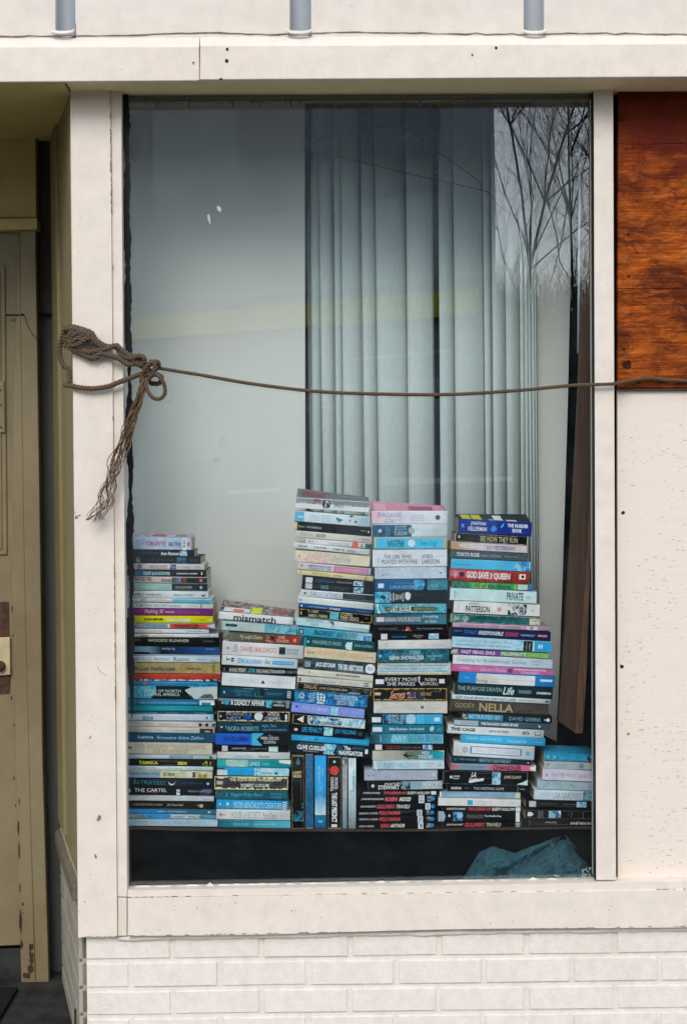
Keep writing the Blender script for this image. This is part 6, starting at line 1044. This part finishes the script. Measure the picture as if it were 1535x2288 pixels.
stack('short rightmost stack', [
(1216,1334,1682,1686.5,18,('1C7CA0','2C90B4'),'blue-teal paperback with scratchy white lettering',[D(.07,.5,.2,'78A8B8'),T('Joy',.14,.22,'98C4D0',.2,.8,1),T('Nora Kathleen Gardner',.28,.78,'50A8C8',.35,.7,1),A(.82,1,'0C2C3C','A0B8C0',.2,.9)]),
(1215,1335,1700.8,1704.5,17,('A8AEAC','B0B4B0'),'grey-cream paperback with a faint blue ring',[D(.08,.42,.1,'343C40'),T('OLD HEARTS CLUB',.18,.64,'8CA4B0',.25,.75,1),D(.7,.5,.4,'8CA8B8'),D(.7,.5,.34,'ACB2B0')]),
(1212,1336,1718,1722.5,24,('C4BCCC','CCC4D0'),'lavender-white paperback with thin purple script title',[B(.065,.09,'7C5C98',.42,.68),T('Turn My World Upside Down',.15,.98,'9088B0',.3,.75,1)]),
(1200,1335,1743.8,1748,19,('A4B4BC','98A8B0'),'pale grey-blue mottled paperback',[P([(.5,.3),(.56,.35),(.66,.75),(.6,.6)],'5C8C90')]),
(1193,1334,1764.5,1768.5,23,'C8D0DC','white paperback with grey author capitals and teal picture end',[T('THE NEIGHBOR',.1,.3,'B4BCC8',.3,.6),T('LISA GARDNER',.3,.745,'8C9CAC',.2,.82,0,1),A(.775,.92,'1C6478','7CA8B4'),B(.92,1,'14343C'),T('CRY FOR',.81,.93,'90B4BC',.2,.75),B(.965,.985,'B85C34',.3,.8)]),
(1174,1332,1787.8,1791,15.5,'0C0E11','black paperback with mauve-and-white label and blue picture',[S(.05,.145,.1,.95,'B8B0B4'),B(.055,.1,'5C4450',.12,.8),T('Carolina Hanover Blues',.2,.46,'4C5458',.38,.6),T('Holden Knight',.53,.7,'6C7474',.38,.62,1),A(.72,.86,'3C88B0','A8C8D8',.05,.95)]),
(1172,1333,1809.5,1812,18.5,'0E1114','black paperback with bullet emblem and rotated small words',[E('7C6440',.4),P([(.04,.25),(.09,.25),(.125,.5),(.09,.75),(.04,.75)],'D0D0D0'),T('GLEN',.185,.215,'90908C',.1,.9,0,0,3),T('COOK',.225,.255,'90908C',.1,.9,0,0,3),A(.33,.5,'2C5478','90B4C8',.05,.98),P([(.45,.05),(.5,.05),(.5,.6)],'C8D4D8'),T('OF',.6,.61,'8C8C88',.35,.6,0,0,3),T('HIS',.64,.655,'8C8C88',.2,.75,0,0,3),T('SILVER',.8,.815,'7C7C78',.15,.9,0,0,3)]),
(1166,1334,1830,1831,17,'0F1416','black paperback with upside-down white capitals',[T('JESUS FOR JEWS',.64,.98,'D0D0C4',.28,.68,0,1,2),T('Ruth Rosen',.31,.45,'B0B4AC',.32,.58,0,0,2),T('LIT',.09,.11,'687470',.1,.8,0,0,3)]),
])
# ------------------------------------------------------------------ rope
def rope_strands(mb, pts3, Rr=0.0052, pitch=0.026, step=0.0030, n=6, phase=0.0, mi=0, ends=None):
    path = spline(pts3, step); up = None; s = 0; st = [[], [], []]
    for i, p in enumerate(path):
        t = (path[min(i+1, len(path)-1)]-path[max(0, i-1)]).normalized()
        if up is None: up = t.orthogonal().normalized()
        up = (up-t*up.dot(t)).normalized(); si = t.cross(up)
        if i: s += (p-path[i-1]).length
        for k in range(3):
            a = phase+s/pitch*2*math.pi+k*2*math.pi/3
            st[k].append(p+(up*math.cos(a)+si*math.sin(a))*Rr*0.56)
    for k in range(3): mb.tube(st[k], Rr*0.50, n, mi)
def PX(l): return [U(a, b, c) for a, b, c in l]
def C7(l): return [U(100+a/3.8375, 680+b/3.8375, c) for a, b, c in l]
rope = thing('rope', U(330, 840, -0.03), 'weathered brown rope knotted round the white pillar and strung across the window', 'rope')
mb = MB()
rope_strands(mb, PX([(352, 822, -.028), (400, 830, -.020), (450, 838, -.012), (560, 857, -.006), (700, 874, -.004), (830, 880, -.004), (1000, 881.5, -.004), (1150, 873, -.004), (1270, 862, -.005), (1340, 859, -.006), (1376, 857, -.003), (1410, 850, .014), (1450, 845, .017), (1490, 849, .017), (1535, 851, .017), (1640, 853, .017)]), 0.0042, 0.026)
mb.build('main_line', M['rope'], rope)
mb = MB()
for pts in (
 [(185, 200, -.004), (230, 188, -.012), (300, 205, -.016), (360, 225, -.016), (405, 245, -.016), (440, 300, -.014), (500, 345, -.012), (560, 362, -.014), (620, 352, -.018), (655, 385, -.018), (720, 430, -.020), (790, 455, -.024), (850, 505, -.028), (900, 530, -.032)],
 [(200, 360, -.004), (240, 385, -.012), (320, 400, -.014), (390, 410, -.014), (450, 395, -.016), (520, 385, -.018), (600, 365, -.014), (640, 400, -.012), (700, 445, -.016), (770, 480, -.022), (830, 520, -.026)],
 [(240, 400, -.010), (330, 430, -.012), (380, 455, -.014), (440, 462, -.014), (480, 420, -.018), (530, 432, -.016), (600, 452, -.016), (660, 480, -.016), (720, 515, -.018), (790, 510, -.022), (860, 545, -.026)],
 [(215, 330, -.010), (200, 290, -.014), (235, 240, -.020), (310, 225, -.022), (390, 240, -.022), (425, 290, -.020), (470, 345, -.018), (520, 370, -.016)],
 [(205, 280, -.010), (225, 325, -.018), (270, 300, -.024), (330, 265, -.026), (385, 275, -.024), (430, 325, -.022), (500, 375, -.016)],
 [(190, 215, -.008), (240, 205, -.020), (300, 222, -.026), (350, 235, -.026), (400, 262, -.024), (430, 310, -.020), (480, 345, -.016), (540, 375, -.014)],
 [(205, 345, -.010), (250, 350, -.020), (300, 335, -.024), (350, 300, -.028), (395, 290, -.026), (450, 320, -.020), (520, 362, -.016)],
 [(225, 300, -.016), (260, 255, -.024), (320, 240, -.028), (370, 262, -.028), (340, 300, -.026), (290, 290, -.024), (240, 330, -.016)],
 [(640, 415, -.014), (690, 450, -.018), (740, 462, -.022), (800, 500, -.026), (860, 530, -.030)],
 [(210, 250, -.010), (260, 270, -.020), (320, 300, -.022), (380, 315, -.020), (440, 340, -.018)],
 [(180, 200, -.006), (160, 260, .004), (140, 330, .012), (128, 400, .014), (140, 470, .012), (165, 525, .008), (205, 545, .004), (215, 600, .002), (215, 680, -.004)],
 [(195, 190, .0), (182, 240, .004), (180, 300, .004), (190, 370, .002)],
 [(170, 690, .006), (215, 695, -.006), (300, 712, -.012), (400, 722, -.013), (480, 716, -.013), (560, 700, -.013), (640, 668, -.013), (720, 640, -.014), (790, 610, -.018), (850, 585, -.026)],
): rope_strands(mb, C7(pts), 0.0060, 0.026, phase=len(pts))
mb.build('pillar_lashing', M['rope'], rope)
mb = MB()
for pts in (
 [(760, 470, -.026), (800, 440, -.036), (845, 450, -.040), (860, 490, -.036), (820, 520, -.026), (775, 500, -.018)],
 [(830, 620, -.030), (860, 560, -.042), (910, 510, -.046), (960, 490, -.044), (980, 520, -.036), (940, 570, -.024), (890, 620, -.020)],
 [(850, 590, -.034), (880, 530, -.048), (925, 490, -.050), (950, 540, -.048), (925, 600, -.040), (880, 650, -.030)],
 [(830, 640, -.026), (870, 600, -.034), (930, 600, -.038), (990, 610, -.034), (1005, 650, -.026), (970, 680, -.018), (900, 675, -.016)],
 [(860, 560, -.03), (840, 620, -.034), (835, 670, -.03), (870, 690, -.03)],
): rope_strands(mb, C7(pts), 0.0058, 0.024, phase=len(pts)*2)
mb.build('knot', M['rope'], rope)
mb = MB()
rope_strands(mb, C7([(900, 560, -.030), (950, 590, -.044), (1000, 640, -.046), (1030, 700, -.044), (1030, 770, -.042), (985, 812, -.042), (930, 800, -.042), (890, 750, -.042), (872, 690, -.040), (880, 640, -.034)]), 0.0047, 0.024)
mb.build('loop', M['rope'], rope)
# frayed tail: unravelled yarns
mb = MB(); rn = random.Random(21)
axis = [(862, 640), (835, 740), (805, 840), (765, 940), (735, 1040), (700, 1140), (660, 1250), (620, 1360), (575, 1480), (545, 1580), (525, 1680), (470, 1780), (430, 1850)]
def axp(t):
    f_ = t*(len(axis)-1); i = min(int(f_), len(axis)-2); q = f_-i; return (axis[i][0]*(1-q)+axis[i+1][0]*q, axis[i][1]*(1-q)+axis[i+1][1]*q)
for k in range(26):
    ph = rn.uniform(0, 6.28); ph2 = rn.uniform(0, 6.28); end = rn.choice([0.52, .55, .6, .78, .9, 1.0, 1.0, 1.0, 1.0]); wv_ = rn.uniform(6, 17); offx = rn.uniform(-1, 1); pts = []
    n = int(60*end)
    for i in range(n+1):
        t = end*i/n; x, y = axp(t); spread = 22+34*min(1, t*2.2)-26*max(0, t-.6)+ (22*max(0, t-.45) if offx > 0 else 0)
        tw = math.sin(t*wv_*1.9+ph)+.5*math.sin(t*31+ph2*3)
        xx = x+offx*spread*0.9+tw*(8+32*min(1, t*1.5))*(0.6+.4*rn.random()*0+.2*math.sin(ph2+t*9))
        if t > .8: xx += offx*60*(t-.8)*2+ (50*(t-.8)*3 if offx > .2 else 0)
        pts.append(U(100+xx/3.8375, 680+y/3.8375, -0.030+0.010*math.cos(t*wv_*1.9+ph)+0.006*math.sin(k)))
    r0 = rn.uniform(0.0010, 0.0019); sp_ = spline(pts, .004); mb.tube(sp_, [r0*(1-.5*i_/len(sp_)) for i_ in range(len(sp_))], 5)
for k in range(150):  # loose hairs
    t = rn.uniform(.02, 1) if k < 110 else rn.uniform(.88, 1.0); x, y = axp(t); x += rn.uniform(-30, 30)+(60*rn.random()*(t-.8)*5 if t > .8 else 0); a = rn.uniform(-.9, .5); l_ = rn.uniform(20, 60)
    p = [(x, y), (x-l_*.5*math.cos(a)*.6, y+l_*.5), (x-l_*math.cos(a)*.8+rn.uniform(-8, 8), y+l_*.9)]
    mb.tube([U(100+q[0]/3.8375, 680+q[1]/3.8375, -.03+rn.uniform(-.01, .01)) for q in p], 0.0003, 3)
mb.build('frayed_tail', M['fray'], rope)
nl = MB(); c = U(189.5, 754, -.028); nl.tube([c+Vector((0, .03, 0)), c, c+Vector((0, -.001, 0))], [.0012, .0028, .001], 10); nl.build('nail', M['rust'], rope)

# ------------------------------------------------------------------ the far side of the street (seen mirrored in the glass)
def V2(px, D): # x on plane at mirrored depth D (distance behind the glass)
    return U(px, 1000, D).x
ob = thing('opposite_building', (-4, -16, -0.14), 'dark two-storey building across the street with a yellow sign band', 'building')
def mirror_pt(px, py, D):
    p = U(px, py, D); return Vector((p.x, -p.y+2*GY, p.z))
pL, pR = mirror_pt(-900, 1073, 24.0), mirror_pt(1108, 1073, 14.0)
def oq(t0, t1, z0, z1, off, th, mat, name, par):
    a = pL.lerp(pR, t0); b = pL.lerp(pR, t1); d = (b-a).normalized(); n_ = Vector((-d.y, d.x, 0))
    if n_.y < 0: n_ = -n_
    a = a+n_*off; b = b+n_*off
    mb = MB(); A = [(a.x, a.y, z0), (b.x, b.y, z0), (b.x, b.y, z1), (a.x, a.y, z1)]; q = Vector((-0.15*th, -th, 0))
    mb.hexa(A+[(p[0]+q.x, p[1]+q.y, p[2]) for p in A]); return mb.build(name, mat, par)
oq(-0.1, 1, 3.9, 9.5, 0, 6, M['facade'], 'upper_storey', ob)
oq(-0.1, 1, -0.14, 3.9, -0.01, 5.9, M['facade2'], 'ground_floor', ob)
oq(0.0, 0.995, 3.42, 3.72, 0.25, 0.24, M['yellow'], 'sign_band', ob)
for t in (.1, .24, .38, .52, .66, .8, .9): oq(t, t+.06, 5.0, 6.6, 0.03, 0.05, M['facade2'], 'window', ob)
for t in (.06, .2, .34, .48, .62, .76, .88): oq(t, t+.09, 0.6, 2.7, 0.03, 0.05, M['facade'], 'shop_window', ob)
# wooded bank and bare trees
mb = MB(); vs = []; N = 60; rn = random.Random(3)
for i in range(N+1):
    x = -60+i*2.4; h = 7.0+rn.uniform(-.8, .8)
    vs += [(x, -34+rn.uniform(-1, 1), -0.14), (x, -38+rn.uniform(-1, 1), h*.7), (x, -42, h)]
mb.add(vs, [(3*i+j, 3*i+j+1, 3*i+j+4, 3*i+j+3) for i in range(N) for j in range(2)])
tag(mb.build('hill', M['bank']), kind='structure')
mb = MB(); rn = random.Random(77)
for k in range(5200):   # leafless scrub along the top of the bank
    x = rn.uniform(4, 22); y0 = rn.uniform(-44, -37); z = 4.2+(-y0-37)*.35; p = Vector((x, y0, z)); d = Vector((rn.gauss(0, .35), rn.gauss(0, .2), 1)).normalized(); L_ = rn.uniform(1.2, 3.6)*rn.random()**.5
    q = p+d*L_*.5+Vector((rn.gauss(0, .1), 0, 0)); e_ = q+(d+Vector((rn.gauss(0, .3), 0, 0)))*L_*.5
    mb.tube([p, q, e_], [.014, .009, .003], 3, 0, False)
    if k % 2: mb.tube([q, q+Vector((rn.gauss(0, .6), 0, rn.uniform(.2, .9)))], [.006, .003], 3, 0, False)
tag(mb.build('scrub', M['bark']), 'dense leafless scrub growing along the top of the bank', 'scrub', kind='stuff')
def tree(px, D, H, seed, label):
    rn = random.Random(seed); base = mirror_pt(px, 1073, D); base.z = 1.5
    t = thing('bare_tree', base, label, 'tree', 'bare trees across the street')
    tm, cm_ = MB(), MB()
    def br(p, d, L, r, lv, mb):
        pts = [p]; n = 8 if lv == 0 else 5; q = p.copy(); dd = d.copy()
        for i in range(n):
            dd = (dd+Vector((rn.gauss(0, .07 if lv == 0 else .12), rn.gauss(0, .07 if lv == 0 else .12), rn.gauss(.03, .07)))).normalized(); q = q+dd*L/n; pts.append(q.copy())
        mb.tube(pts, [r*(1-.65*i/n) for i in range(n+1)], 5 if lv < 2 else 3, 0, False)
        if lv >= 6: return
        m_ = {0: 13, 1: 5, 2: 4, 3: 4, 4: 2, 5: 0}[lv]
        for k in range(m_):
            i = rn.randint(2 if lv else 2, n); f_ = pts[i]
            ax = Vector((rn.gauss(0, 1), rn.gauss(0, 1), rn.gauss(0, .5))); ax = (ax-dd*ax.dot(dd)).normalized()
            nd = (dd*rn.uniform(.8, 1.1)+Vector((0, 0, .12))+ax*rn.uniform(.45, .85)).normalized()
            br(f_, nd, L*(rn.uniform(.25, .42) if lv == 0 else rn.uniform(.5, .68)), max(.003, r*rn.uniform(.34, .50)), lv+1, cm_)
    br(base, Vector((rn.gauss(0, .05), 0, 1)).normalized(), H*.82, .05, 0, tm)
    tm.build('trunk', M['bark'], t); cm_.build('crown', M['bark'], t)
for i, (px, D, H, lb) in enumerate(((1172, 29, 15, 'forked bare tree right of the building corner'), (1215, 34, 18, 'tallest bare tree near the middle of the row'), (1300, 33, 16, 'bare tree with wide twiggy crown'), (1345, 28, 15, 'bare tree near the far end of the row'), (1400, 37, 18, 'last bare tree at the far end of the row'))):
    tree(px, D, H, 40+i, lb+' across the street')
def mrect(pts, D, th, mat, name, par):
    ym = sum(b for a, b in pts)/len(pts); P_ = [mirror_pt(a, b, D+(.25 if b < ym-.0 else 0)) for a, b in pts]; mb = MB(); n = len(P_)
    mb.add(P_+[Vector((p.x, p.y-th, p.z)) for p in P_], [tuple(range(n)), tuple(range(n, 2*n))[::-1]]+[(i, n+i, n+(i+1) % n, (i+1) % n) for i in range(n)]); return mb.build(name, mat, par)
rail = thing('streak_boards', mirror_pt(700, 1100, 9), 'pale boards added as a bright barrier mirrored in the glass', 'streak')  # invented boards, tilted to the sky, mirrored as bright vehicle streaks
for q in ([(508, 1097), (626, 1090), (630, 1098), (508, 1106)], [(850, 1070), (1142, 1064), (1146, 1073), (850, 1085)], [(392, 1118), (424, 1112), (424, 1117), (392, 1124)], [(355, 1033), (455, 1026), (455, 1029), (355, 1036)], [(585, 1019), (680, 1013), (680, 1016), (585, 1023)], [(590, 921), (760, 905), (760, 909), (590, 926)], [(785, 800), (1010, 780), (1010, 785), (785, 806)], [(400, 838), (560, 822), (560, 825), (400, 842)]): mrect(q, 9.0, .03, M['whitep'], 'board', rail)
for q in ([(360, 700+0), (680, 660), (680, 668), (360, 708)],): pass
for i, (x0, x1, y, d) in enumerate(((-2.6, -1.6, -8.0, .12), (-0.9, 0.9, -8.4, .14))):
    mb = MB(); mb.box(x0, x1, y-d, y, -0.1358, -0.1318); tag(mb.build('road_marking', M['whitep']), kind='structure')
